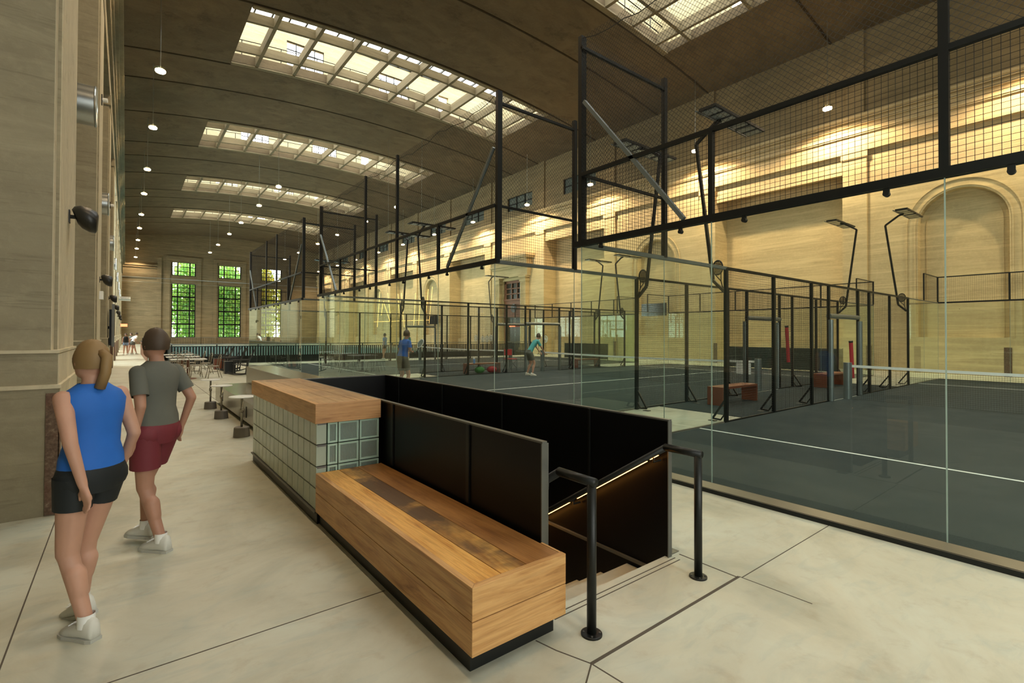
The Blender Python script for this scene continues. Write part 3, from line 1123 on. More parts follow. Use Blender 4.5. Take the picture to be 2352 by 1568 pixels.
# ------------------------------------------------------------------ stair with black walls, handrails
sx0, sx1, sy0, sy1 = ST
w = thing('stair_enclosure', 'black steel panel walls around the stair opening', 'stair wall', (2.64, 4.8, 0))
for nm, (a, b, c, d) in {'left': (1.985, 2.015, sy0 - .03, sy1 + .03), 'right': (3.265, 3.295, sy0 - .03, sy1 + .03), 'end': (2.016, 3.264, sy1, sy1 + .03)}.items():
    MB(w).box(a, c, -2.9, b, d, 1.03).build('panel', 'blackm', w)
    MB(w).box(a - .004, c - .006, 1.03, b + .004, d, 1.042).build('panel_cap', 'edge', w)
for y in (3.05, 4.35, 5.65, 6.95):
    MB(w).box(1.973, y - .02, .46 if y < 4.5 else .0, 1.985, y + .02, 1.03).build('cover_strip', 'black', w)
    MB(w).box(3.255, y - .01, -2.9, 3.264, y + .01, 1.03).build('cover_strip', 'black', w)
MB(w).box(1.975, 2.232, .0, 2.03, 2.24, 1.03).build('end_plate', 'edge', w)
MB(w).box(3.255, 2.232, .0, 3.30, 2.24, 1.03).build('end_plate', 'edge', w)
MB(w).box(3.30, 2.25, .0, 3.42, 2.36, .006).build('base_plate', 'kerb', w)
MB(w).box(3.235, 2.3, -.14, 3.262, 7.4, -.12).build('skirting', 'kerb', w)
st = MB()
for i in range(15):
    y = sy0 + .02 + .285 * i
    z = -.178 * (i + 1)
    st.box(2.03, y, z - .06, 3.25, y + .33, z)
    st.box(2.03, y + .30, z - .24, 3.25, y + .33, z - .05)
s_ = thing('staircase', 'concrete stair going down between the black panels', 'stairs', (2.64, 2.3, 0))
m = MB(s_)
m.v = [tuple(Vector(v) - m.o) for v in st.v]
m.f = st.f
m.build('steps', 'floor', s_)
for i in range(3):
    y = sy0 + .02 + .285 * i
    MB(s_).box(2.04, y + .01, -.178 * (i + 1), 3.24, y + .05, -.178 * (i + 1) + .004).build('nosing', 'side', s_)
MB(s_).box(2.0, sy1 - 1.2, -3.0, 3.28, sy1, -2.9).build('landing', 'floor', s_)

for i, (x, lab) in enumerate(((2.085, 'black tubular handrail on a round foot beside the timber bench'), (3.165, 'black tubular handrail with a glowing strip at the outer side of the stair'))):
    h = thing('handrail', lab, 'handrail', (x, 1.93, 0), 'handrails at the head of the stair')
    y0 = 1.93
    MB(h).path([(x, y0, .005), (x, y0, .845)], .027, 14).build('post', 'black', h, smooth=True)
    MB(h).path([(x, y0 - .026, .855), (x, 2.20, .855)], .027, 14).build('rail', 'black', h, smooth=True)
    MB(h).path([(x, 2.19, .857), (x, 4.8, .857 - 2.61 * .645)], .025, 14).build('sloping_rail', 'black', h, smooth=True)
    f = MB(h).lathe((x, y0, 0), [(.060, 0), (.060, .010), (.056, .012), (.03, .013)], 28).build('foot_plate', 'black', h, smooth=False)
    for q in range(4):
        a = PI / 4 + q * PI / 2
        MB(h).tube((x + .045 * math.cos(a), y0 + .045 * math.sin(a), .011), (x + .045 * math.cos(a), y0 + .045 * math.sin(a), .017), .006, n=8).build('bolt', 'edge', f)
    wx = 1 if i else -1
    for q in range(3):
        y = 2.30 + q * .85
        z = .857 - (y - 2.19) * .645
        MB(h).path([(x, y, z - .02), (x, y, z - .06), (x + wx * .085, y, z - .06)], .009, 8).build('bracket', 'black', h)
    for a, b in (((2.26, 2.33), (2.36, 3.1), (3.2, 3.95), (4.05, 4.75)) if i else ((3.3, 4.7),)):
        MB(h).bar((x, a, .857 - (a - 2.19) * .645 - .028), (x, b, .857 - (b - 2.19) * .645 - .028), .012, .006).build('light_strip', 'led', h)

# ------------------------------------------------------------------ bench and glass block counter
b = thing('timber_bench', 'long low bench of thick reclaimed orange timber on a black plinth', 'bench', (1.65, 3.2, 0))
bx0, bx1, by0, by1, bz0, bz1 = 1.34, 1.97, 2.02, 4.53, .115, .452
MB(b).box(bx0 + .035, by0 + .07, 0, bx1 - .03, by1 + .0, bz0).build('plinth', 'black', b)
zm = (bz0 + bz1) / 2 + .002
e_ = .038
MB(b).box(bx0 + .012, by0 + .012, bz0 + .01, bx1 - .02, by1 - .01, bz1 - .05).build('core', 'black', b)
for z0, z1 in ((bz0, zm - .0022), (zm + .0022, bz1)):
    MB(b).prism([(bx0, by0), (bx0 + e_, by0 + e_), (bx0 + e_, by1), (bx0, by1)], z0, z1).build('side_beam', 'side', b, bevel=.0015)
    MB(b).prism([(bx0 + .0004, by0), (bx1, by0), (bx1, by0 + e_), (bx0 + e_ + .0004, by0 + e_)], z0, z1).build('end_beam', 'end', b, bevel=.0015)
xs_ = [bx0 + e_ + .001, bx0 + .205, bx0 + .375, bx1 - e_ + .022]
for i in range(3):
    MB(b).box(xs_[i], by0 + e_ + .001, bz1 - .045, xs_[i + 1] - .004, by1, bz1 - .001).build('top_board', ('top_a', 'top_b', 'top_c')[i], b, bevel=.0015)
MB(b).box(bx1 - .014, by0 + e_, bz0, bx1, by0 + .20, bz1 - .002).build('back_batten', 'side', b)
c = thing('glass_block_counter', 'counter of stacked glass blocks under a thick pale timber top', 'counter', (1.64, 5.95, 0))
cx0, cx1, cy0, cy1, ct, cb = 1.335, 1.945, 4.535, 7.35, 1.062, .886
MB(c).box(cx0 + .02, cy0 + .0, 0, cx1, cy1 - .02, .105).build('plinth', 'black', c)
MB(c).box(cx0 - .002, cy0 + .0, .098, cx1, cy1 - .0, .112).build('base_angle', 'edge', c)
MB(c).prism([(cx0, cy0), (cx0 + e_, cy0 + e_), (cx0 + e_, cy1), (cx0, cy1)], cb, ct).build('side_beam', 'side', c, bevel=.0015)
MB(c).prism([(cx0 + .0004, cy0), (cx1, cy0), (cx1, cy0 + e_), (cx0 + e_ + .0004, cy0 + e_)], cb, ct).build('end_beam', 'cap_end', c, bevel=.0015)
MB(c).box(cx0 + e_, cy1 - e_, cb, cx1, cy1, ct).build('end_beam', 'cap_end', c, bevel=.002)
xs_ = [cx0 + e_ + .001, cx0 + .22, cx0 + .40, cx1]
for i in range(3):
    MB(c).box(xs_[i], cy0 + e_ + .001, ct - .05, xs_[i + 1] - .004, cy1 - e_, ct - .001).build('top_board', 'cap_top', c, bevel=.0015)
MB(c).box(cx0 + .105, cy0 + .115, .112, cx1, cy1 - .02, .885).build('core', 'darkfab', c)
B = .1935


def block(x0, y0, z0, x1, y1, z1, face):
    m = MB(c)
    g = .0048
    x0 += g; y0 += g; z0 += g; x1 -= g; y1 -= g; z1 -= g
    if face == 'x':
        bl = m.box(x0, y0, z0, x1, y1, z1).build('glass_block', 'block_side', c, bevel=.004)
        MB(c).box(x0 + .008, y0 - g * .9, z1 - .012, x1, y1, z1 + g).build('joint_rod', 'edge', bl)
    else:
        r, dp = .017, .009
        m.slab('y', y0, y0 + dp, (x0, x1), (z0, z1), [(x0 + r, x1 - r, z0 + r, z1 - r)])
        m.box(x0, y0 + dp + .004, z0, x0 + r, y1, z1)
        bl = m.build('glass_block', 'block_rim', c)
        MB(c).box(x0 + r * .6, y0 + dp, z0 + r * .6, x1 - r * .6, y0 + dp + .02, z1 - r * .6).build('ribbed_face', 'block', bl)


for zq in range(4):
    z = .112 + B * zq
    for yq in range(14):
        y = cy0 + .02 + (cy1 - .04 - cy0) * yq / 14
        if yq == 0:
            block(cx0 + .012, y, z, cx0 + .11, y + .2, z + B, 'x')
        else:
            block(cx0 + .012, y, z, cx0 + .10, y + .198, z + B, 'x')
    for xq in range(3):
        x = cx0 + .012 + .198 * xq
        if xq == 0:
            x += .1
            block(x, cy0 + .02, z, cx0 + .012 + .198, cy0 + .11, z + B, 'y')
        else:
            block(x, cy0 + .02, z, x + .198, cy0 + .11, z + B, 'y')

# ------------------------------------------------------------------ steel benches and little round tables
t = thing('steel_bench', 'long low steel-clad bench beside the three small white tables', 'bench', (2.1, 11.6, 0))
MB(t).box(1.82, 9.2, 0, 2.42, 13.85, .08).build('plinth', 'black', t)
for y0, y1 in ((9.1, 10.6), (10.603, 12.1), (12.103, 14.0)):
    MB(t).box(1.75, y0, .08, 2.42, y1, .45).build('body', 'steel', t, bevel=.004)
for y in (10.1, 12.9):
    MB(t).box(1.742, y - .03, .16, 1.749, y + .03, .36).build('socket', 'black', t)
t = thing('steel_box', 'high brown steel-clad box behind the low steel bench', 'bench', (2.7, 11.8, 0))
MB(t).box(2.435, 9.4, 0, 3.02, 14.1, .845).build('body', 'steel', t, bevel=.004)
MB(t).box(2.43, 9.38, .846, 3.03, 14.12, .856).build('top', 'steel', t)
pt0 = thing('pedestal_table', 'small round white table on a cast foot, nearest of three beside the steel bench', 'table', (1.52, 9.15, 0), 'round white tables beside the steel bench')
MB(pt0).lathe((1.52, 9.15, 0), [(.125, 0), (.115, .15), (.10, .16), (.02, .16)], 24).build('foot', 'lampbase', pt0, smooth=False)
MB(pt0).tube((1.52, 9.15, .16), (1.52, 9.15, .63), .018).build('stem', 'steel', pt0, smooth=True)
MB(pt0).tube((1.52, 9.15, .40), (1.52, 9.15, .46), .028).build('collar', 'steel', pt0, smooth=True)
MB(pt0).lathe((1.52, 9.15, .63), [(.05, 0), (.19, .012), (.195, .022), (.19, .03)], 32).build('table_top', 'white', pt0, smooth=False)
for x, y, l in ((1.52, 11.35, 'middle of three'), (1.52, 12.95, 'farthest of three')):
    copy_tree(pt0, (x, y, 0), label='small round white table on a cast foot, %s beside the steel bench' % l)


# ------------------------------------------------------------------ padel courts
def court(y0, y1, idx, lab, sides):
    o = thing('court_cage', lab, 'court enclosure', ((X0 + X1) / 2, (y0 + y1) / 2, 0), 'glass and mesh court enclosures')
    P = lambda nm, mb, mt: mb.build(nm, mt, o)
    n = 5
    for q in range(n):
        a, b_ = y0 + (y1 - y0) * q / n, y0 + (y1 - y0) * (q + 1) / n
        for x in (X0, X1):
            P('glass_panel', MB(o).box(x - .006, a + .005, .03, x + .006, b_ - .005, 2.96), 'glass')
    for q in range(n + 1):
        yy = y0 + (y1 - y0) * q / n
        for x in (X0, X1):
            P('glass_joint', MB(o).box(x - .005, yy - .0045, .03, x + .005, yy + .0045, 2.96), 'edgeglass')
    # beams over the end glass
    P('beam', MB(o).bar((X0, y0 - .1, 3.0), (X0, y1 + .14, 3.0), .08, .08), 'frame')
    P('beam', MB(o).bar((X1, y0, 3.0), (X1, y1, 3.0), .06, .06), 'frame')
    P('rail', MB(o).bar((X0, y0, 4.0), (X0, y1, 4.0), .05, .05), 'frame')
    P('rail', MB(o).bar((X1, y0, 4.0), (X1, y1, 4.0), .04, .04), 'frame')
    for q in range(2 * n):
        yy = y0 + (y1 - y0) * (q + .5) / (2 * n) + (.12 if q % 2 else -.12)
        P('clamp', MB(o).box(X0 - .03, yy - .022, 2.90, X0 - .006, yy + .022, 2.97).tube((X0 - .04, yy, 2.91), (X0 + .01, yy, 2.91), .024, n=12), 'black')
    tall = (0, 2, 3, 5)
    for q in range(n + 1):
        yy = y0 + (y1 - y0) * q / n
        w_ = .065 if q in tall else .05
        P('post', MB(o).bar((X0, yy, 0 if q in (0, 5) else 3.04), (X0, yy, 6.05 if q in tall else 4.02), w_, .06, up=(1, 0, 0)), 'frame') if q not in (0, 5) else \
            P('post', MB(o).bar((X0 + .05, yy + (.04 if q else -.04), 3.04), (X0 + .05, yy + (.04 if q else -.04), 6.05), .07, .10, up=(1, 0, 0)), 'frame')
        P('post', MB(o).bar((X1, yy, 3.03), (X1, yy, 4.02), .05, .05), 'frame')
    for s, yy in ((1, y0), (-1, y1)):
        P('brace', MB(o).bar((X0, yy + s * .05, 5.05), (X0, yy + s * 1.66, 3.06), .05, .05), 'alu')
    W_ = y1 - y0
    P('welded_mesh', MB(o).grid((X0, y0, 3.04), (0, 1, 0), (0, 0, 1), W_, .96, .05, (.0024, .0027, .003)[idx]), 'wire')
    P('netting', MB(o).grid((X0 + .01, y0, 4.02), (0, 1, 0), (0, 0, 1), W_, 2.0, (.062, .075, .10)[idx], (.0023, .0028, .0035)[idx], True), 'net')
    P('welded_mesh', MB(o).grid((X1, y0, 3.03), (0, 1, 0), (0, 0, 1), W_, .97, .06, .002), 'wire')
    P('edge_cord', MB(o).path([(X0 + .01, y0 + W_ * k_ / 40, 6.0 - .05 * math.sin(k_ * 1.1) ** 2 - .10 * math.sin(PI * (k_ % 8) / 8)) for k_ in range(41)], .006, 5), 'net')
    for s, yy in sides:
        out = s                                   # +1 or -1: away from the court
        for q in range(2):
            for xa in (X0, X1 - 4):
                P('glass_panel', MB(o).box(xa + 2 * q + .02, yy - .006, .03, xa + 2 * q + 1.985, yy + .006, 2.96), 'glass')
                P('glass_joint', MB(o).box(xa + 2 * q + 1.988, yy - .005, .03, xa + 2 * q + 1.998, yy + .005, 2.96), 'edgeglass')
        P('beam', MB(o).bar((X0, yy, 2.99), (X0 + 4, yy, 2.99), .05, .06), 'alu')
        P('beam', MB(o).bar((X0 + 4, yy, 2.99), (X1 - 4, yy, 2.99), .06, .05), 'frame')
        P('beam', MB(o).bar((X1 - 4, yy, 2.99), (X1, yy, 2.99), .035, .035), 'alu')
        # upper step
        P('post', MB(o).bar((X0 + 2, yy, 3.0), (X0 + 2, yy, 6.05), .08, .07), 'frame')
        P('rail', MB(o).bar((X0, yy, 5.86), (X0 + 2, yy, 5.86), .045, .045), 'frame')
        P('rail', MB(o).bar((X0, yy, 4.0), (X0 + 2, yy, 4.0), .04, .04), 'frame')
        P('welded_mesh', MB(o).grid((X0, yy, 3.03), (1, 0, 0), (0, 0, 1), 2.0, .97, .05, (.0024, .0027, .003)[idx]), 'wire')
        P('netting', MB(o).grid((X0, yy, 4.02), (1, 0, 0), (0, 0, 1), 2.0, 2.0, (.062, .075, .10)[idx], (.0022, .0026, .0033)[idx], True), 'net')
        P('welded_mesh', MB(o).grid((X1 - 2, yy, 3.03), (1, 0, 0), (0, 0, 1), 2.0, .97, .06, .002), 'wire')
        P('post', MB(o).bar((X1 - 2, yy, 3.0), (X1 - 2, yy, 4.0), .04, .04), 'frame')
        P('rail', MB(o).bar((X1 - 2, yy, 4.0), (X1, yy, 4.0), .03, .03), 'frame')
        # mesh fence with posts, doorway in the middle
        D0, D1 = 14.25, 16.35
        px = [X0 + 4, X0 + 6, X0 + 8, D0, D1, X1 - 8 + .1, X1 - 6, X1 - 4]
        for i, x in enumerate(px):
            P('post', MB(o).bar((x, yy, 0), (x, yy, 2.99), .075, .06, up=(0, 1, 0)), 'frame')
            if i in (0, 1, 2, 5, 6, 7):
                m = MB(o)
                yb = yy + out * .03
                m.bar((x, yb, .42), (x, yb + out * .25, .05), .03, .035)
                m.bar((x, yb + out * .25, .05), (x, yb + out * .08, .04), .03, .03)
                m.bar((x, yb + out * .08, .04), (x, yb, .16), .03, .02)
                m.box(x - .05, yb + out * .18, 0, x + .05, yb + out * .32, .012)
                P('foot_bracket', m, 'black')
        for a, b_ in zip(px, px[1:]):
            if a == D0:
                P('welded_mesh', MB(o).grid((a, yy, 2.24), (1, 0, 0), (0, 0, 1), b_ - a, .74, .05, (.0024, .0027, .003)[idx]), 'wire')
                continue
            P('welded_mesh', MB(o).grid((a, yy, .03), (1, 0, 0), (0, 0, 1), b_ - a, 2.95, .05, (.0024, .0027, .003)[idx]), 'wire')
            P('rail', MB(o).bar((a, yy, .02), (b_, yy, .02), .03, .03), 'frame')
        P('padded_lintel', MB(o).tube((D0, yy, 2.2), (D1, yy, 2.2), .065, n=14), 'alu')
        for x in (D0, D1):
            P('post_pad', MB(o).tube((x, yy - out * .05, .02), (x, yy - out * .05, 2.1), .06, n=14), 'alu')
    # bottom channels
    for x in (X0, X1):
        P('channel', MB(o).box(x - .02, y0, 0.012, x + .02, y1, .032), 'kerb')
    for s, yy in sides:
        for xa in (X0, X1 - 4):
            P('channel', MB(o).box(xa + .03, yy - .02, 0.012, xa + 3.9, yy + .02, .032), 'kerb')
    # playing surface, lines
    tf = MB()
    tf.box(X0 + .025, y0 + .03, 0, X1 - .025, y1 - .03, .012)
    tf = tag(tf.build('court_turf', 'turf'), 'dark grey-green turf of the %s court with white lines' % ('near', 'middle', 'far')[idx], 'turf')
    tf['kind'] = 'structure'
    for x in (X0 + 3, X1 - 3):
        MB().box(x - .025, y0 + .05, .012, x + .025, y1 - .05, .0145).build('court_line', 'line', tf)
    MB().box(X0 + 3.03, (y0 + y1) / 2 - .025, .012, X1 - 3.03, (y0 + y1) / 2 + .025, .0145).build('court_line', 'line', tf)
    # net
    nt_ = thing('court_net', 'court net with white tape and padded posts across the %s court' % ('near', 'middle', 'far')[idx], 'net', (15.18, (y0 + y1) / 2, .012), 'court nets')
    for yy in (y0 + .12, y1 - .12):
        MB(nt_).tube((15.18, yy, .012), (15.18, yy, .98), .10, n=18).build('post_pad', 'alu', nt_, smooth=False)
    sag = lambda y: .92 - .05 * math.sin(PI * (y - y0) / (y1 - y0))
    m = MB(nt_)
    for q in range(24):
        a, b_ = y0 + .22 + (W_ - .44) * q / 24, y0 + .22 + (W_ - .44) * (q + 1) / 24
        m.bar((15.18, a, sag(a) - .03), (15.18, b_, sag(b_) - .03), .02, .065)
    m.build('tape', 'tape', nt_)
    m = MB(nt_)
    nn = int(W_ / .045)
    for q in range(nn):
        yy = y0 + .22 + (W_ - .44) * q / nn
        m.wire((15.18, yy, .02), (15.18, yy, sag(yy) - .05), .0018)
    for q in range(20):
        m.wire((15.18, y0 + .22, .03 + .043 * q), (15.18, y1 - .22, .03 + .043 * q), .0018)
    m.build('net_mesh', 'net', nt_)
    return o


court(CT[0][0], CT[0][1], 0, 'glass and black mesh court enclosure nearest the camera on the right', ((1, CT[0][1]),))
court(CT[1][0], CT[1][1], 1, 'glass and mesh court enclosure in the middle, behind the stair', ((-1, CT[1][0]), (1, CT[1][1])))
court(CT[2][0], CT[2][1], 2, 'farthest glass and mesh court enclosure before the railing', ((-1, CT[2][0]), (1, CT[2][1])))
for i, (a, b_) in enumerate(((5.04, 7.09), (17.3, 19.38))):
    tf = MB().box(10.0, a, 0, 20.3, b_, .011).build('turf_strip', 'turf')
    tag(tf, 'dark turf strip between the %s courts' % ('near and middle', 'middle and far')[i], 'turf', kind='structure')


# floodlights on the side posts
def floodlight(x, yp, out, label):
    o = thing('floodlight', label, 'floodlight', (x, yp, 2.55), 'bent floodlight masts of the courts')
    m = MB(o)
    p = [(x, yp + out * .04, 2.55), (x, yp + out * .27, 2.78), (x, yp + out * .63, 5.6), (x, yp + out * .24, 5.88), (x, yp + out * .1, 5.92)]
    for a, b_ in zip(p, p[1:]):
        m.bar(a, b_, .055, .055, up=(1, 0, 0))
    m.build('mast', 'frame', o)
    r = MB(o)
    cy_, cz = yp + out * .17, 3.02
    ring = [(x, cy_ + .105 * math.cos(2 * PI * k_ / 20), cz + .14 * math.sin(2 * PI * k_ / 20)) for k_ in range(20)]
    r.path(ring, .014, 5, True)
    for q in range(-3, 4):
        hh = .14 * math.sqrt(1 - (q / 3.6) ** 2)
        r.bar((x, cy_ + q * .028, cz - hh), (x, cy_ + q * .028, cz + hh), .006, .014)
    for q in range(-4, 5):
        hh = .105 * math.sqrt(1 - (q / 4.6) ** 2)
        r.bar((x, cy_ - hh, cz + q * .03), (x, cy_ + hh, cz + q * .03), .006, .014)
    r.bar((x, cy_ + .07, cz - .11), (x, yp + out * .1, 2.75), .012, .018)
    r.bar((x, cy_ - .07, cz - .11), (x, yp + out * .1, 2.75), .012, .018)
    r.bar((x, yp + out * .1, 2.75), (x, yp + out * .06, 2.6), .012, .02)
    r.build('racket_bracket', 'frame', o)
    cxx, yy, zz = x + .35, yp + out * .02, 5.97
    for xa in (-.98, .02):
        l = MB(o)
        l.box(cxx + xa, yy - .17, zz - .03, cxx + xa + .92, yy + .17, zz + .02)
        l = l.build('lamp_head', 'frame', o)
        for q in range(3):
            MB(o).box(cxx + xa + .05 + .3 * q, yy - .14, zz - .045, cxx + xa + .27 + .3 * q, yy + .14, zz - .03).build('lens', 'zinc', l)
    MB(o).bar((cxx - 1.0, yy + .22, zz - .01), (cxx + .95, yy + .22, zz - .01), .03, .02).build('cross_bar', 'alu', o)
    MB(o).bar((cxx - .6, yy, zz), (cxx - .6, yy + .22, zz), .03, .02).bar((cxx + .5, yy, zz), (cxx + .5, yy + .22, zz), .03, .02).build('cross_arm', 'alu', o)
    return o


for x, w1 in ((X0 + 4, 'corridor end'), (X1 - 4, 'yellow wall end')):
    for yp, out, w2 in ((CT[0][1], 1, 'near court'), (CT[1][0], -1, 'near side of the middle court'), (CT[1][1], 1, 'far side of the middle court'),
                        (CT[2][0], -1, 'near side of the far court'), (CT[2][1], 1, 'far side of the far court')):
        floodlight(x, yp, out, 'bent mast floodlight on the %s, %s' % (w2, w1))


# benches between the courts and the things on them
def box_bench(x, y, label):
    o = thing('box_bench', label, 'bench', (x, y, .011), 'brown plywood benches between the courts')
    MB(o).box(x - .85, y - .2, .40, x + .85, y + .2, .45).build('seat', 'brownbench', o)
    for s in (-1, 1):
        MB(o).box(x + s * .85 - (.05 if s > 0 else 0), y - .2, .011, x + s * .85 + (.05 if s < 0 else 0), y + .2, .40).build('side_panel', 'brownbench', o)
    return o


box_bench(12.0, 6.35, 'red-brown box bench beside the near court, nearer of two')
box_bench(18.6, 6.5, 'red-brown box bench beside the near court, farther of two')
box_bench(12.3, 17.85, 'red-brown box bench with a spray bottle, behind the middle court')
box_bench(18.9, 17.9, 'red-brown box bench behind the middle court, farther right')
o = thing('spray_bottle', 'blue spray bottle with white head on a brown bench', 'bottle', (11.85, 17.8, .45))
MB(o).loft([(11.85, 17.8, .45, .05, .05), (11.85, 17.8, .60, .05, .05), (11.85, 17.8, .64, .02, .02)], 14).build('bottle_body', 'bluep', o)
MB(o).box(11.80, 17.78, .64, 11.88, 17.82, .72).build('spray_head', 'white', o)
for x, c_, lab in ((12.1, 'green', 'green bag under the brown bench with the spray bottle'), (12.75, 'red', 'pinkish red bag under the brown bench')):
    o = MB().ball((x, 17.75, .16), .25, .16, .15, 14, 8).build('sports_bag', c_, smooth=True)
    tag(o, lab, 'bag')
o = thing('folding_chair', 'red canvas folding chair with thin legs beyond the middle court', 'chair', (14.3, 18.4, .011))
m = MB(o)
for a in (-.24, .24):
    for b_ in (-.2, .2):
        m.bar((14.3 + a, 18.4 + b_, .011), (14.3 + a, 18.4 + b_, 1.0 if b_ > 0 else .55), .025)
m.bar((14.06, 18.2, .1), (14.54, 18.2, .55), .02).bar((14.54, 18.2, .1), (14.06, 18.2, .55), .02)
m.build('chair_frame', 'alu', o)
MB(o).box(14.06, 18.2, .54, 14.54, 18.6, .57).build('seat', 'red', o)
MB(o).box(14.06, 18.59, .72, 14.54, 18.615, 1.0).build('backrest', 'red', o)
o = MB().box(15.02, 7.42, .50, 15.08, 7.85, .84).build('score_card', 'white')
tag(o, 'white board hanging in front of the middle court net', 'board')
for y, z0, z1, lab in ((6.95, .85, 1.95, 'red ball pick-up tube leaning at the middle court doorway'), (5.12, .5, 1.5, 'red cover hanging on the near court doorway')):
    x = 16.55 if y > 6 else 16.3
    o = thing('ball_tube', lab, 'tube', (x, y, z0))
    MB(o).tube((x, y, z0), (x - .12, y, z1), .05, n=12).build('tube_body', 'red', o)
    MB(o).tube((x - .12, y, z1), (x - .13, y, z1 + .05), .055, n=12).build('tube_cap', 'black', o)
for y0, y1, i in ((8.4, 14.0, 0), (22.2, 26.3, 1)):
    o = thing('windscreen', 'dark green fabric windscreen low behind the %s court' % ('middle', 'far')[i], 'screen', (X1 + .3, (y0 + y1) / 2, 0))
    MB(o).box(X1 + .29, y0, .05, X1 + .32, y1, 1.1).build('fabric', 'darkfab', o)
    for yy in (y0, (y0 + y1) / 2, y1):
        MB(o).tube((X1 + .34, yy, 0), (X1 + .34, yy, 1.12), .02, n=8).build('post', 'frame', o)
o = thing('display_board', 'dark grey screen hanging high behind the middle court glass', 'screen', (28.4, 20.5, 3.0))
MB(o).box(28.35, 19.6, 3.0, 28.42, 21.6, 3.85).build('panel', 'screen', o)
MB(o).bar((28.42, 20.6, 3.4), (28.95, 20.6, 3.4), .08).build('wall_arm', 'frame', o)
o = thing('television', 'black television on the far part of the yellow wall', 'television', (28.6, 51.8, 3.35))
MB(o).box(28.55, 50.6, 2.9, 28.62, 53.0, 3.9).build('screen', 'screen', o)
MB(o).bar((28.62, 51.8, 3.4), (29.0, 51.8, 3.4), .08).build('wall_arm', 'frame', o)
for i, (y, z) in enumerate(((42.2, 1.33), (41.0, 1.23), (40.25, 1.27), (39.55, 1.36), (32.5, 1.4), (31.55, 1.33))):
    o = thing('round_disc', 'round grey disc with dark stem, %s of six from the left before the yellow wall' % ORD[i], 'disc', (28.3, y, 0), 'round grey discs before the yellow wall')
    m = MB(o)
    m.path([(28.3, y + .28 * math.cos(2 * PI * k_ / 20), z + .28 * math.sin(2 * PI * k_ / 20)) for k_ in range(20)], .03, 6, True)
    for k_ in range(8):
        a = PI * k_ / 8
        m.wire((28.3, y - .28 * math.cos(a), z - .28 * math.sin(a)), (28.3, y + .28 * math.cos(a), z + .28 * math.sin(a)), .012)
    m.build('cage', 'zinc', o)
    MB(o).tube((28.34, y, 0), (28.34, y, z + .45), .02, n=8).build('stem', 'frame', o)
    MB(o).lathe((28.34, y, 0), [(.16, 0), (.15, .03), (.03, .05)], 16).build('foot', 'frame', o)

# ------------------------------------------------------------------ railing round the sunken hall
ry = 32.15
o = thing('railing', 'black picket railing with a pale handrail in front of the sunken hall', 'railing', (14.5, ry, 0), 'railings around the sunken hall')
MB(o).bar((1.95, ry, 1.1), (27.2, ry, 1.1), .09, .05).build('handrail', 'alu', o)
MB(o).box(1.95, ry + .02, 0, 27.2, ry + .06, .42).build('kick_panel', 'black', o)
for q in range(13):
    a = 1.95 + 25.25 * q / 12
    MB(o).bar((a, ry, 0), (a, ry, 1.08), .06).build('post', 'black', o)
    if q < 12:
        m = MB(o)
        for k_ in range(1, 15):
            x = a + 25.25 / 12 * k_ / 15
            m.box(x - .035, ry - .02, .42, x + .035, ry + .02, .98)
        m.box(a, ry - .02, .95, a + 25.25 / 12, ry + .02, .98)
        m.build('picket_bay', 'black', o)
o = thing('railing', 'pale-topped railing running away along the left of the sunken hall', 'railing', (2.0, 61, 0), 'railings around the sunken hall')
MB(o).bar((2.0, 32.4, 1.1), (2.0, 90.2, 1.1), .09, .05).build('handrail', 'alu', o)
MB(o).box(1.98, 32.4, 0, 2.02, 90.2, .95).build('picket_bay', 'black', o)
o = thing('railing', 'distant dark railing below the end wall windows', 'railing', (14.5, 90.3, 0), 'railings around the sunken hall')
MB(o).bar((1.95, 90.3, 1.1), (27.2, 90.3, 1.1), .09, .05).build('handrail', 'alu', o)
m = MB(o)
for q in range(120):
    x = 1.95 + 25.25 * q / 119
    m.box(x - .03, 90.28, 0, x + .03, 90.32, 1.05)
m.build('picket_bay', 'black', o)

# bar counter on the left
o = thing('bar_counter', 'long dark-topped bar counter with a pale glass block front, left of the railing', 'counter', (1.4, 43, 0))
MB(o).box(1.0, 35.6, 1.02, 1.85, 52, 1.09).build('counter_top', 'black', o)
MB(o).box(1.04, 35.8, 0, 1.75, 51.9, 1.02).build('counter_body', 'mortar', o)
MB(o).box(1.0, 35.8, 0, 1.035, 51.9, 1.02).build('side_panel', 'doorwood', o)
MB(o).tube((1.78, 35.65, 0), (1.78, 35.65, 1.02), .04).build('corner_post', 'alu', o)

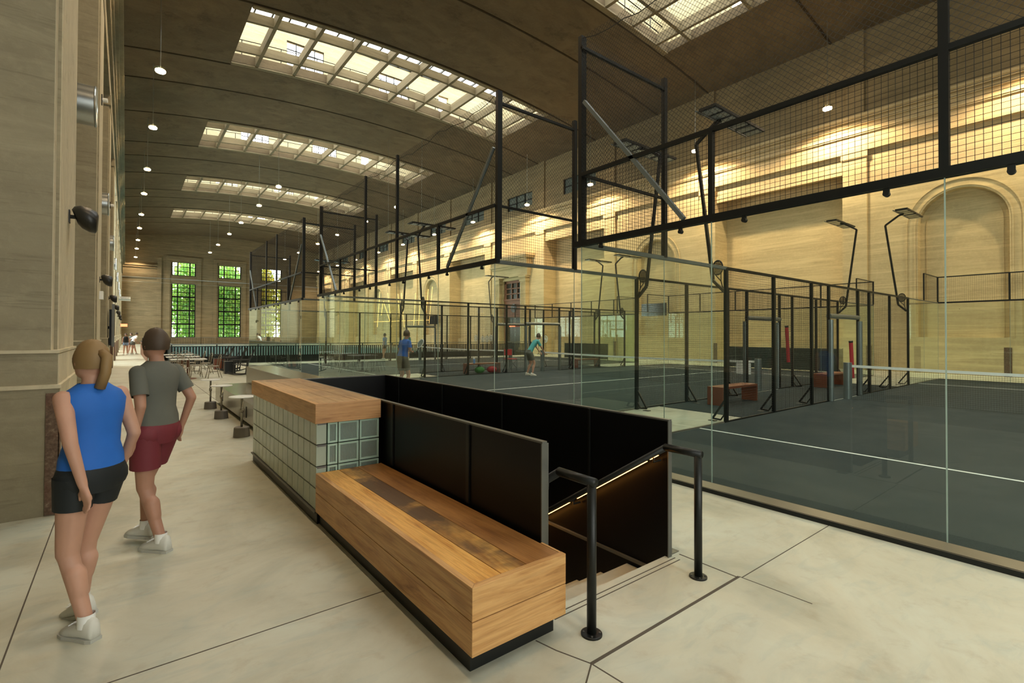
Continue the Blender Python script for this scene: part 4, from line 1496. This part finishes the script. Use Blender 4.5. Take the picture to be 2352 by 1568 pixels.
# ------------------------------------------------------------------ dining tables and chairs
def chair_proto(label, g):
    o = thing('bistro_chair', label, 'chair', (0, 0, 0), g)
    MB(o).lathe((0, 0, .44), [(.0, 0), (.20, 0), (.205, .015), (.19, .03), (0, .025)], 18).build('seat', 'chair', o)
    for sx in (-1, 1):
        MB(o).path([(sx * .15, .14, .44), (sx * .16, .17, .25), (sx * .20, .22, 0)], .013, 6).build('leg', 'chair', o, smooth=True)
        MB(o).path([(sx * .15, -.14, .44), (sx * .16, -.18, .25), (sx * .20, -.25, 0)], .013, 6).build('leg', 'chair', o, smooth=True)
    hoop = [(-.17, -.15, .44)] + [(-.19 * math.cos(PI * k_ / 12), -.19 - .05 * math.sin(PI * k_ / 12), .70 + .18 * math.sin(PI * k_ / 12)) for k_ in range(13)] + [(.17, -.15, .44)]
    MB(o).path(hoop, .013, 6).build('back_hoop', 'chair', o, smooth=True)
    inner = [(-.09, -.16, .44)] + [(-.10 * math.cos(PI * k_ / 8), -.19 - .04 * math.sin(PI * k_ / 8), .66 + .12 * math.sin(PI * k_ / 8)) for k_ in range(9)] + [(.09, -.16, .44)]
    MB(o).path(inner, .009, 6).build('inner_hoop', 'chair', o, smooth=True)
    MB(o).path([(.165 * math.cos(2 * PI * k_ / 14), .165 * math.sin(2 * PI * k_ / 14), .24) for k_ in range(14)], .008, 5, True).build('foot_ring', 'chair', o, smooth=True)
    return o


ch = chair_proto('bent metal bistro chair facing the camera side of the nearest dining table', 'bistro chairs around the dining tables')
TB = [(1.85, 21.9), (1.85, 24.3), (1.9, 27.0)]
first = True
for ti, (x, y) in enumerate(TB):
    w_ = ('nearest', 'middle', 'farthest')[ti]
    o = thing('dining_table', 'pale square-topped pedestal dining table, %s of three' % w_, 'table', (x, y, 0), 'dining tables by the bar')
    MB(o).box(x - .56, y - .4, .72, x + .56, y + .4, .75).build('table_top', 'white', o, bevel=.005)
    MB(o).tube((x, y, .04), (x, y, .72), .05).build('stem', 'chairwood', o)
    MB(o).lathe((x, y, 0), [(.28, 0), (.26, .03), (.06, .06)], 20).build('foot', 'chairwood', o)
    for (dx, dy, rz, nm) in ((-.78, .05, -90, 'left side'), (.80, -.05, 90, 'right side'), (-.2, -.68, 0, 'near side'), (.3, .68, 180, 'far side')):
        lab = 'bent metal bistro chair on the %s of the %s dining table' % (nm, w_)
        if first:
            ch.location = (x + dx, y + dy, 0)
            ch.rotation_euler.z = R(rz)
            ch['label'] = lab
            first = False
        else:
            copy_tree(ch, (x + dx, y + dy, 0), R(rz + 8 * math.sin(dx * 9 + ti)), lab)

# black rocking chairs
rk = thing('rocking_chair', 'black slatted rocking chair, nearest of five along the railing', 'chair', (0, 0, 0), 'black rocking chairs before the railing')
for sx in (-1, 1):
    MB(rk).path([(sx * .27, -.45 + .95 * k_ / 10, .025 + .35 * ((k_ - 5) / 10) ** 2) for k_ in range(11)], .022, 6).build('rocker', 'blackchair', rk)
    MB(rk).bar((sx * .27, .25, .06), (sx * .27, .22, .62), .04).build('leg', 'blackchair', rk)
    MB(rk).bar((sx * .27, -.2, .06), (sx * .27, -.26, .60), .04).build('leg', 'blackchair', rk)
    MB(rk).box(sx * .27 - .05, -.3, .60, sx * .27 + .05, .35, .63).build('armrest', 'blackchair', rk)
m = MB(rk)
for q in range(6):
    m.box(-.26, -.22 + .085 * q, .37 + .012 * q, .26, -.15 + .085 * q, .39 + .012 * q)
m.build('seat', 'blackchair', rk)
m = MB(rk)
for q in range(6):
    x = -.22 + .088 * q
    m.bar((x, -.22, .38), (x * 1.15, -.50, 1.02 + .05 * math.cos(x * 6)), .06, .02, up=(0, 1, 0))
m.build('backrest', 'blackchair', rk)
for i in range(5):
    p = (3.75 + .05 * (i % 2), (22.9, 25.0, 26.0, 28.2, 29.4)[i], 0)
    lab = 'black slatted rocking chair, %s of five in the row before the railing' % ('nearest', 'second nearest', 'middle', 'second farthest', 'farthest')[i]
    if i == 0:
        rk.location = p
        rk.rotation_euler.z = R(75)
        rk['label'] = lab
    else:
        copy_tree(rk, p, R(75 + 6 * math.sin(i * 4)), lab)
for i, y in enumerate((23.95, 27.1)):
    o = thing('side_table', 'dark red-brown cube table between the rocking chairs, %s one' % ('nearer', 'farther')[i], 'table', (3.5, y, 0), 'cube tables between the rocking chairs')
    MB(o).box(3.3, y - .2, 0, 3.7, y + .2, .5).build('body', 'brownbench' if i else 'black', o)
    MB(o).box(3.29, y - .21, .5, 3.71, y + .21, .52).build('table_top', 'black', o)

# ------------------------------------------------------------------ pendants
def pendant(x, y, z, label, group, power):
    o = thing('pendant_lamp', label, 'pendant lamp', (x, y, z), group)
    MB(o).tube((x, y, z + .1), (x, y, zc(x) + .02), .012, n=6).build('cable', 'zinc', o)
    MB(o).lathe((x, y, z), [(.03, .14), (.10, .13), (.23, .05), (.25, .0), (.24, .0), (.21, .045), (.0, .11)], 24).build('lamp_shade', 'lampglass', o, smooth=True)
    MB(o).lathe((x, y, z - .12), [(.0, .0), (.17, .0), (.20, .03), (.20, .10), (.0, .12)], 24).build('bulb', 'bulb', o, smooth=False)
    l = bpy.data.lights.new('lamp_light', 'SPOT')
    l.energy = power
    l.color = (1.0, .74, .46)
    l.spot_size = R(152)
    l.spot_blend = .35
    l.shadow_soft_size = .15
    lo = bpy.data.objects.new('lamp_light', l)
    col.objects.link(lo)
    lo.parent = o
    lo.location = (0, 0, -.16)


YS = [2.2, 10.1, 17.7, 26.8, 34.6, 43.5, 51.8, 60.2, 68.2, 77.2, 85.8, 96.4]
for i, y in enumerate(YS):
    pendant(27.3, y * .95, 13.0, ('pendant lamp close to the yellow wall, %s in its row from the camera' % ORD[i - 1]) if i else 'pendant lamp close to the yellow wall, past the right edge of the picture', 'pendant lamps along the yellow wall', 1500)
for i, y in enumerate([2.5, 10.6, 18.9, 27.3, 35.1, 44.3, 52.2, 61.5, 69.6, 78.6, 86.6, 96.4]):
    pendant(1.12, y, 13.6, ('pendant lamp hanging along the left wall, %s in its row from the camera' % ORD[i - 3]) if i > 2 else 'pendant lamp overhead by the left wall, above the top of the picture, %s one' % ('nearest', 'middle', 'farthest')[i], 'pendant lamps along the left wall', 450)
for x, s in ((9.6, 'left'), (19.8, 'right')):
    for i, y in enumerate([42.9, 50.3, 59.3, 66.9, 76.0, 84.0]):
        pendant(x, y, 13.6, 'pendant lamp in the %s middle row, %s from the camera' % (s, ORD[i]), 'pendant lamps over the middle of the hall', 300)

# tie cables high across the hall
for i, (y, z) in enumerate(((78, 8.8), (92, 9.4))):
    o = MB().wire((-.5, y, z), (28.9, y, z), .025).build('tie_cable', 'zinc')
    tag(o, 'thin steel cable stretched across the far end of the hall, %s one' % ('upper nearer', 'lower farther')[i], 'cable')

# ------------------------------------------------------------------ on the left wall: ducts, speakers, screen
for i, y in enumerate(SEG[2:10]):
    yy = y + 4.9
    o = thing('air_duct', 'spiral galvanised air duct sticking out of the %s bay between the piers from the camera' % ORD[i], 'duct', (-1.2, yy, 5.6), 'spiral ducts in the window bays')
    m = MB(o).tube((-1.985, yy, 5.6), (-.43, yy, 5.6), .33, n=28, caps=False)
    m.build('duct_pipe', 'zinc', o, smooth=True)
    for q in range(4):
        MB(o).lathe((-.45 - .38 * q, yy, 5.6), [(.335, -.012), (.345, 0), (.335, .012)], 28, 'x').build('seam', 'zinc', o)
for i, y in enumerate(SEG[2:9]):
    ys_, zs_ = y + 1.2, 3.0
    if i == 1:
        ys_ = y + 1.3
    o = thing('wall_speaker', 'black rounded loudspeaker tilted down on the %s pier from the camera' % ORD[i], 'loudspeaker', (-.52, ys_, zs_), 'black loudspeakers on the left wall piers')
    MB(o).box(-.523, ys_ - .05, zs_ - .07, -.505, ys_ + .05, zs_ + .07).build('wall_plate', 'black', o)
    MB(o).tube((-.51, ys_, zs_), (-.44, ys_, zs_), .022, n=10).build('bracket', 'black', o)
    m = MB(o)
    prof = [(-.475, .05, .06), (-.455, .095, .10), (-.41, .128, .13), (-.34, .138, .14), (-.28, .125, .13), (-.265, .09, .10)]
    vs, fs = [], []
    for x, rz_, rw in prof:
        for k_ in range(20):
            a = 2 * PI * k_ / 20
            ca, sa = math.cos(a), math.sin(a)
            vs.append((x + .04 * sa * (x + .33) * 3, ys_ + rw * ca, zs_ - .02 - (x + .33) * .35 + rz_ * sa))
    for r_ in range(len(prof) - 1):
        for k_ in range(20):
            fs.append((r_ * 20 + k_, r_ * 20 + (k_ + 1) % 20, (r_ + 1) * 20 + (k_ + 1) % 20, (r_ + 1) * 20 + k_))
    fs += [tuple(range(19, -1, -1)), tuple(100 + k_ for k_ in range(20))]
    m.add(vs, fs).build('cabinet', 'blackchair', o, smooth=True)
for i, (y, z) in enumerate(((15.4, 7.3), (23.9, 6.5))):
    o = thing('wall_spotlight', 'small white cylindrical spotlight high on the %s pier' % ORD[i + 1], 'spotlight', (-.52, y, z), 'white spotlights on the left wall')
    MB(o).tube((-.50, y, z), (-.40, y - .02, z), .05, n=14).build('barrel', 'white', o)
    MB(o).box(-.523, y - .05, z - .12, -.495, y + .05, z + .12).build('wall_plate', 'frame', o)
o = thing('exit_light', 'small white emergency light on the second pier', 'light', (-.5, 15.9, 2.6))
MB(o).box(-.52, 15.7, 2.52, -.44, 16.05, 2.72).build('housing', 'white', o)
o = thing('wall_screen', 'tall black framed screen standing off the third pier of the left wall', 'screen', (-.45, 23.6, 1.3))
MB(o).box(-.47, 23.0, 1.25, -.40, 24.2, 2.55).build('screen', 'screen', o)
MB(o).box(-.40, 22.97, 1.2, -.32, 23.05, 2.75).build('frame_edge', 'edge', o)
MB(o).bar((-.53, 23.5, 1.9), (-.47, 23.5, 1.9), .1).build('wall_arm', 'frame', o)
o = thing('wall_sign', 'small glowing red sign far down the left wall', 'sign', (-.2, 70, 2.6))
MB(o).box(-.45, 70, 2.45, .15, 70.06, 2.75).build('sign_box', 'exit', o)
MB(o).bar((-.53, 70.03, 2.6), (-.44, 70.03, 2.6), .04).build('bracket', 'frame', o)
o = thing('wall_heater', 'grey cylinder heater sticking out high at the far end of the left wall', 'heater', (0, 60, 5))
MB(o).tube((-.55, 60, 5.0), (.35, 60, 5.0), .2, n=16).build('barrel', 'zinc', o)

# reflection of neon strokes, stood in by glowing tubes beyond the glass
o = thing('neon_reflection', 'reflection of crossed orange neon strokes, modelled as glowing tubes beyond the court glass', 'neon reflection', (17, 38, 2.9))
NX, NY = 17.0, 40.0


def npt(u, v):
    return (NX + u, NY - u * .95, v)


strokes = [((0.0, 5.3), (-.15, 2.3)), ((.5, 5.2), (.75, 2.3)), ((.2, 4.4), (.1, 3.3)), ((.22, 4.5), (.72, 2.5)), ((1.15, 5.1), (1.3, 2.2)), ((1.35, 5.2), (1.55, 2.3)), ((2.25, 5.2), (2.15, 2.4)),
           ((2.6, 5.5), (2.45, 2.5)), ((3.05, 5.5), (2.85, 2.6)), ((3.3, 5.7), (3.1, 2.6)), ((-.35, 2.75), (3.1, 2.9))]
for (a, za), (b_, zb_) in strokes:
    MB(o).wire(npt(a, za), npt(b_, zb_), .024).build('neon_tube', 'neon', o)
m = MB(o)
m.wire(npt(.5, 5.2), npt(.5, zc(17.5)), .01).wire(npt(2.6, 5.5), npt(2.6, zc(19.6)), .01)
m.build('hanging_wire', 'zinc', o)
# ------------------------------------------------------------------ people
def person(label, loc, rz, H=1.65, top=None, bottom='shorts', sleeves=False, hair='hair', tail=False, skin='skin', pose=None,
           shoes=True, detail=True, group=None, short_len=.16, socks=False):
    o = thing('person', label, 'person', (0, 0, 0), group)
    k = H / 1.65
    J = dict(hipL=(-.085, 0, .88), kneeL=(-.09, .06, .48), ankL=(-.09, -.02, .09), hipR=(.085, 0, .88), kneeR=(.09, .10, .48), ankR=(.09, .22, .09),
             shL=(-.155, 0, 1.35), elL=(-.20, -.08, 1.10), wrL=(-.20, -.02, .87), shR=(.155, 0, 1.35), elR=(.20, .06, 1.10), wrR=(.19, .22, .93),
             lean=(0, .0), footL=0.0, footR=0.0)
    J.update(pose or {})
    V = lambda n: Vector(J[n]) * k
    lx, ly = J['lean']
    b = MB(o)

    def L(z):                                    # lean of the trunk above the hips
        t = max(0, z - .95)
        return lx * t, ly * t
    rings = [(.80, .10, .085), (.86, .150, .105), (.93, .158, .112), (1.0, .138, .098), (1.07, .120, .086), (1.16, .124, .088), (1.26, .140, .098), (1.33, .150, .092), (1.38, .125, .075), (1.415, .07, .06)]
    rg = [((L(z)[0]) * k, (L(z)[1]) * k, z * k, rx * k, ry_ * k) for z, rx, ry_ in rings]
    b.loft(rg, 20)
    hx, hy = L(1.5)
    b.capsule((L(1.40)[0] * k, L(1.40)[1] * k, 1.38 * k), (hx * k, (hy + .01) * k, 1.48 * k), .052 * k, .048 * k)
    hc = (hx * k, (hy + .025) * k, 1.55 * k)
    b.ball(hc, .073 * k, .088 * k, .108 * k, 18, 12)
    b.ball((hc[0], hc[1] + .035 * k, hc[2] - .055 * k), .05 * k, .05 * k, .05 * k)
    b.ball((hc[0], hc[1] + .088 * k, hc[2] - .012 * k), .012 * k, .02 * k, .022 * k, 8, 6)
    for s in (-1, 1):
        b.ball((hc[0] + s * .073 * k, hc[1] - .005 * k, hc[2] - .01 * k), .012 * k, .02 * k, .032 * k, 8, 6)
    hands = []
    for s, n in ((-1, 'L'), (1, 'R')):
        hp, kn, an = V('hip' + n), V('knee' + n), V('ank' + n)
        b.capsule(hp, kn, .088 * k, .056 * k)
        b.capsule(kn, an, .052 * k, .036 * k)
        mid = kn.lerp(an, .3) + Vector((0, -.018 * k, 0))
        b.capsule(mid, kn.lerp(an, .55) + Vector((0, -.01 * k, 0)), .054 * k, .044 * k)
        fp = J['foot' + n]
        toe = an + Vector((0, .10 * k * math.cos(fp), -.052 * k - .10 * k * math.sin(fp)))
        b.capsule(an + Vector((0, -.02 * k, -.045 * k)), toe, .030 * k, .018 * k)
        sh, el, wr = V('sh' + n), V('el' + n), V('wr' + n)
        sh = sh + Vector((L(1.35)[0] * k, L(1.35)[1] * k, 0))
        b.capsule(sh, el, .046 * k, .036 * k)
        b.capsule(el, wr, .035 * k, .024 * k)
        d = (wr - el).normalized()
        side = d.cross(Vector((0, 1, 0.2))).normalized()
        nrm = d.cross(side).normalized()
        palm = wr + d * .075 * k
        for q in (-1, 0, 1):
            b.capsule(wr + d * .02 * k + nrm * .012 * q * k, palm + nrm * .02 * q * k, .016 * k, .016 * k, 8)
        for q, fl_ in ((-1.5, .062), (-.5, .074), (.5, .078), (1.5, .068)):
            a = palm + nrm * .0165 * q * k
            m1 = a + (d + side * .15 * s).normalized() * fl_ * .5 * k
            m2 = m1 + (d * .8 + side * .55 * s).normalized() * fl_ * .5 * k
            b.capsule(a, m1, .0095 * k, .0088 * k, 7)
            b.capsule(m1, m2, .0088 * k, .0075 * k, 7)
        ta = wr + d * .025 * k - nrm * .02 * k
        t1 = ta + (d * .6 - nrm * .75).normalized() * .045 * k
        b.capsule(ta, t1, .013 * k, .0105 * k, 7)
        b.capsule(t1, t1 + (d * .95 - nrm * .2).normalized() * .032 * k, .0105 * k, .009 * k, 7)
    b.build('body', skin, o, smooth=True, remesh=.009 if detail else .02)
    for s in (-1, 1):
        MB(o).ball((hc[0] + s * .03 * k, hc[1] + .079 * k, hc[2] + .004 * k), .011 * k, .008 * k, .008 * k, 8, 6).build('eye', 'white', o)
    MB(o).ball((hc[0], hc[1] + .077 * k, hc[2] - .05 * k), .022 * k, .012 * k, .006 * k, 10, 6).build('mouth', 'maroon', o)
    # hair: a cap over the back and crown, a tail if long
    m = MB(o)
    n_, mm = 20, 12
    vs, fs = [], []
    for i in range(mm + 1):
        ph = PI * .62 * i / mm
        for q in range(n_):
            t = 2 * PI * q / n_
            f = 1.12 + .02 * math.sin(7 * t + i)
            y_ = math.sin(ph) * math.sin(t)
            cut = 1.0 if (y_ < .35 or ph < .9) else .9
            vs.append((hc[0] + .075 * k * f * math.sin(ph) * math.cos(t), hc[1] - .012 * k + .09 * k * f * y_ * cut, hc[2] + .006 * k + .112 * k * f * math.cos(ph)))
    for i in range(mm):
        for q in range(n_):
            fs.append((i * n_ + q, (i + 1) * n_ + q, (i + 1) * n_ + (q + 1) % n_, i * n_ + (q + 1) % n_))
    m.add(vs, fs)
    hr = m.build('hair', hair, o, smooth=True)
    if tail:
        MB(o).path([(hc[0], hc[1] - .09 * k, hc[2] + .05 * k), (hc[0], hc[1] - .135 * k, hc[2] + .03 * k), (hc[0] - .01, hc[1] - .14 * k, hc[2] - .06 * k), (hc[0] - .02, hc[1] - .11 * k, hc[2] - .15 * k)], .028 * k, 8).build('ponytail', hair, o, smooth=True)
    # shirt
    if top:
        m = MB(o)
        tr = [(z, rx * 1.10 + .010, ry_ * 1.12 + .010) for z, rx, ry_ in rings if z >= .93]
        tr = [(.915, .168, .126)] + tr[1:-1]
        tr[-1] = (1.375, .150, .092)
        m.loft([(L(z)[0] * k, L(z)[1] * k, z * k, rx * k, ry_ * k) for z, rx, ry_ in tr], 24, caps=False)
        zz = 1.40
        m.loft([(L(z)[0] * k, L(z)[1] * k, z * k, rx * k, ry_ * k) for z, rx, ry_ in ((1.375, .150, .092), (1.405, .10, .078), (1.425, .072, .066))], 24, caps=False)
        if sleeves:
            for n in 'LR':
                sh = V('sh' + n) + Vector((L(1.35)[0] * k, L(1.35)[1] * k, 0))
                e = sh.lerp(V('el' + n), .7)
                m.tube(sh + Vector((0, 0, .0)), e, .056 * k, .058 * k, 14, caps=False)
                m.ball(sh + Vector((0, 0, -.004)), .056 * k, .056 * k, .052 * k)
        m.build('shirt', top, o, smooth=True)
    if bottom:
        m = MB(o)
        wr_ = [(.80, .120, .108), (.86, .168, .124), (.93, .174, .128), (.985, .152, .110), (1.02, .140, .100)]
        m.loft([(0, 0, z * k, rx * k, ry_ * k) for z, rx, ry_ in wr_], 24, caps=False)
        for n in 'LR':
            hp, kn = V('hip' + n), V('knee' + n)
            e = hp + (kn - hp).normalized() * short_len * k
            m.tube(hp + Vector((0, 0, .02 * k)), e, .102 * k, .088 * k + .01 * (short_len > .2), 18, caps=False)
            m.ball(hp, .100 * k, .112 * k, .105 * k)
        m.build('shorts', bottom, o, smooth=True)
    if shoes:
        for n in 'LR':
            an = V('ank' + n)
            fp = J['foot' + n]
            c_, s_ = math.cos(fp), math.sin(fp)
            T = lambda y, z: (an.y + (y * c_ + z * s_) * k, an.z + (-y * s_ + z * c_) * k)
            m = MB(o)
            prof = [(-.075, -.085, -.01, .030), (-.06, -.088, .035, .040), (-.01, -.088, .04, .043), (.05, -.088, .0, .046), (.11, -.088, -.028, .048), (.155, -.088, -.043, .042), (.178, -.086, -.062, .022)]
            vs, fs = [], []
            N_ = 12
            for y, zb, zt, w_ in prof:
                for q in range(N_):
                    t = 2 * PI * q / N_
                    yy, zz = T(y, (zb + zt) / 2 + (zt - zb) / 2 * math.sin(t))
                    vs.append((an.x + w_ * k * math.cos(t) * (1.0 if math.sin(t) < 0 else .85), yy, zz))
            for i in range(len(prof) - 1):
                for q in range(N_):
                    fs.append((i * N_ + q, i * N_ + (q + 1) % N_, (i + 1) * N_ + (q + 1) % N_, (i + 1) * N_ + q))
            fs += [tuple(range(N_ - 1, -1, -1)), tuple((len(prof) - 1) * N_ + q for q in range(N_))]
            so = m.add(vs, fs).build('shoe', 'shoe', o, smooth=True)
            m = MB(o)
            vs = []
            for z in (-.093, -.072):
                for y, w_ in ((-.08, .03), (-.05, .042), (.05, .044), (.12, .05), (.165, .04), (.185, .018)):
                    for sx in (-1, 1):
                        yy, zz = T(y, z)
                        vs.append((an.x + sx * w_ * k, yy, zz))
            fs = []
            for i in range(5):
                a = 2 * i
                fs += [(a, a + 2, a + 3, a + 1), (a + 12, a + 13, a + 15, a + 14), (a, a + 12, a + 14, a + 2), (a + 1, a + 3, a + 15, a + 13)]
            fs += [(0, 1, 13, 12), (10, 22, 23, 11)]
            m.add(vs, fs).build('sole', 'sole', so)
            if detail:
                m = MB(o)
                for q in range(4):
                    y0_, z0_ = T(.03 + .022 * q, .022 - .014 * q)
                    m.wire((an.x - .028 * k, y0_, z0_), (an.x + .028 * k, y0_, z0_), .003)
                m.build('laces', 'white', so)
            if socks:
                m = MB(o)
                m.tube(an + Vector((0, 0, -.02)), an + Vector((0, 0, .05)), .042 * k, .041 * k, 14, caps=False).build('sock', 'white', o, smooth=True)
    o.location = loc
    o.rotation_euler.z = rz
    return o


person('person in a bright blue sleeveless top and black shorts walking away beside the near pier', (-.145, 3.74, 0), R(36), 1.62, 'blue', 'shorts', hair='hair', tail=True, socks=True,
       pose=dict(kneeL=(-.10, .03, .47), ankL=(-.085, -.10, .09), kneeR=(.06, .12, .48), ankR=(.06, .16, .10), footR=.25, elL=(-.19, -.12, 1.12), wrL=(-.15, -.16, .88), elR=(.20, -.06, 1.10), wrR=(.21, .05, .90)))
person('person in a grey t-shirt and maroon shorts walking away ahead of the blue top', (.20, 4.84, 0), R(40), 1.70, 'grey', 'maroon', sleeves=True, hair='hair2', skin='skin2', socks=True, short_len=.26,
       pose=dict(kneeL=(-.07, .02, .47), ankL=(-.06, -.12, .09), kneeR=(.07, .16, .52), ankR=(.05, .14, .13), footR=.0, elR=(.22, -.1, 1.12), wrR=(.21, -.02, .9)))
person('person in a blue t-shirt and grey shorts holding a racket on the middle court', (6.35, 13.3, .012), R(-75), 1.78, 'blue', 'grey', sleeves=True, hair='hair2', skin='skin2', short_len=.30, detail=True,
       pose=dict(kneeL=(-.12, .1, .48), ankL=(-.14, 0, .09), kneeR=(.12, .12, .48), ankR=(.14, .05, .09), elL=(-.22, .08, 1.12), wrL=(-.06, .26, 1.10), elR=(.22, .08, 1.12), wrR=(.02, .30, 1.08), lean=(0, .25)))
pl = thing('padel_racket', 'pale oval racket held by the player in the blue t-shirt', 'racket', (6.75, 13.15, 1.2))
a0 = Vector((6.75, 13.18, 1.16))
rc = Vector((6.86, 13.16, 1.42))
vv = (rc - a0).normalized()
uu = Vector((.2, -.97, .05)).normalized()
MB(pl).path([rc + vv * .13 * math.cos(2 * PI * q / 20) + uu * .115 * math.sin(2 * PI * q / 20) for q in range(20)], .014, 6, True).build('rim', 'white', pl)
m = MB(pl)
nn_ = vv.cross(uu).normalized()
pts = [rc + vv * .12 * math.cos(2 * PI * q / 20) + uu * .105 * math.sin(2 * PI * q / 20) + nn_ * .012 for q in range(20)]
m.add(pts + [p - nn_ * .024 for p in pts], [tuple(range(20)), tuple(range(39, 19, -1))]).build('face', 'edgeglass', pl)
MB(pl).tube(a0 - vv * .05, a0 + vv * .13, .016).build('grip', 'black', pl)
person('person in a teal shirt bending forward beyond the middle court net', (13.1, 15.6, .012), R(-100), 1.72, 'teal', 'grey', sleeves=True, hair='hair2', short_len=.28, detail=False,
       pose=dict(lean=(0, .75), kneeL=(-.12, .14, .48), ankL=(-.16, 0, .09), kneeR=(.12, .16, .48), ankR=(.16, .05, .09), elL=(-.2, .45, 1.1), wrL=(-.15, .6, .9), elR=(.2, .45, 1.1), wrR=(.15, .6, .9)))
person('person in a black top and pale blue shorts at the far end of the corridor', (.03, 49.5, 0), R(170), 1.68, 'shorts', 'jeans', hair='hair2', detail=False, group='people far down the corridor')
person('person in a white shirt bending over the bar at the far end of the corridor', (.46, 50.4, 0), R(-60), 1.75, 'white', 'grey', sleeves=True, hair='hair2', detail=False, group='people far down the corridor',
       pose=dict(lean=(0, .5)))
person('person in dark clothes among the group far down the corridor', (.38, 51.3, 0), R(150), 1.72, 'grey', 'shorts', sleeves=True, hair='hair2', detail=False, group='people far down the corridor')
person('person in a pale shirt standing beyond the railing of the sunken hall', (13.5, 30.9, 0), R(30), 1.74, 'jeans', 'shorts', sleeves=True, hair='hair2', detail=False)
person('person in a teal-grey shirt with dark hair by the railing behind the player', (15.1, 30.9, 0), R(-30), 1.78, 'teal', 'shorts', sleeves=True, hair='hair2', detail=False)
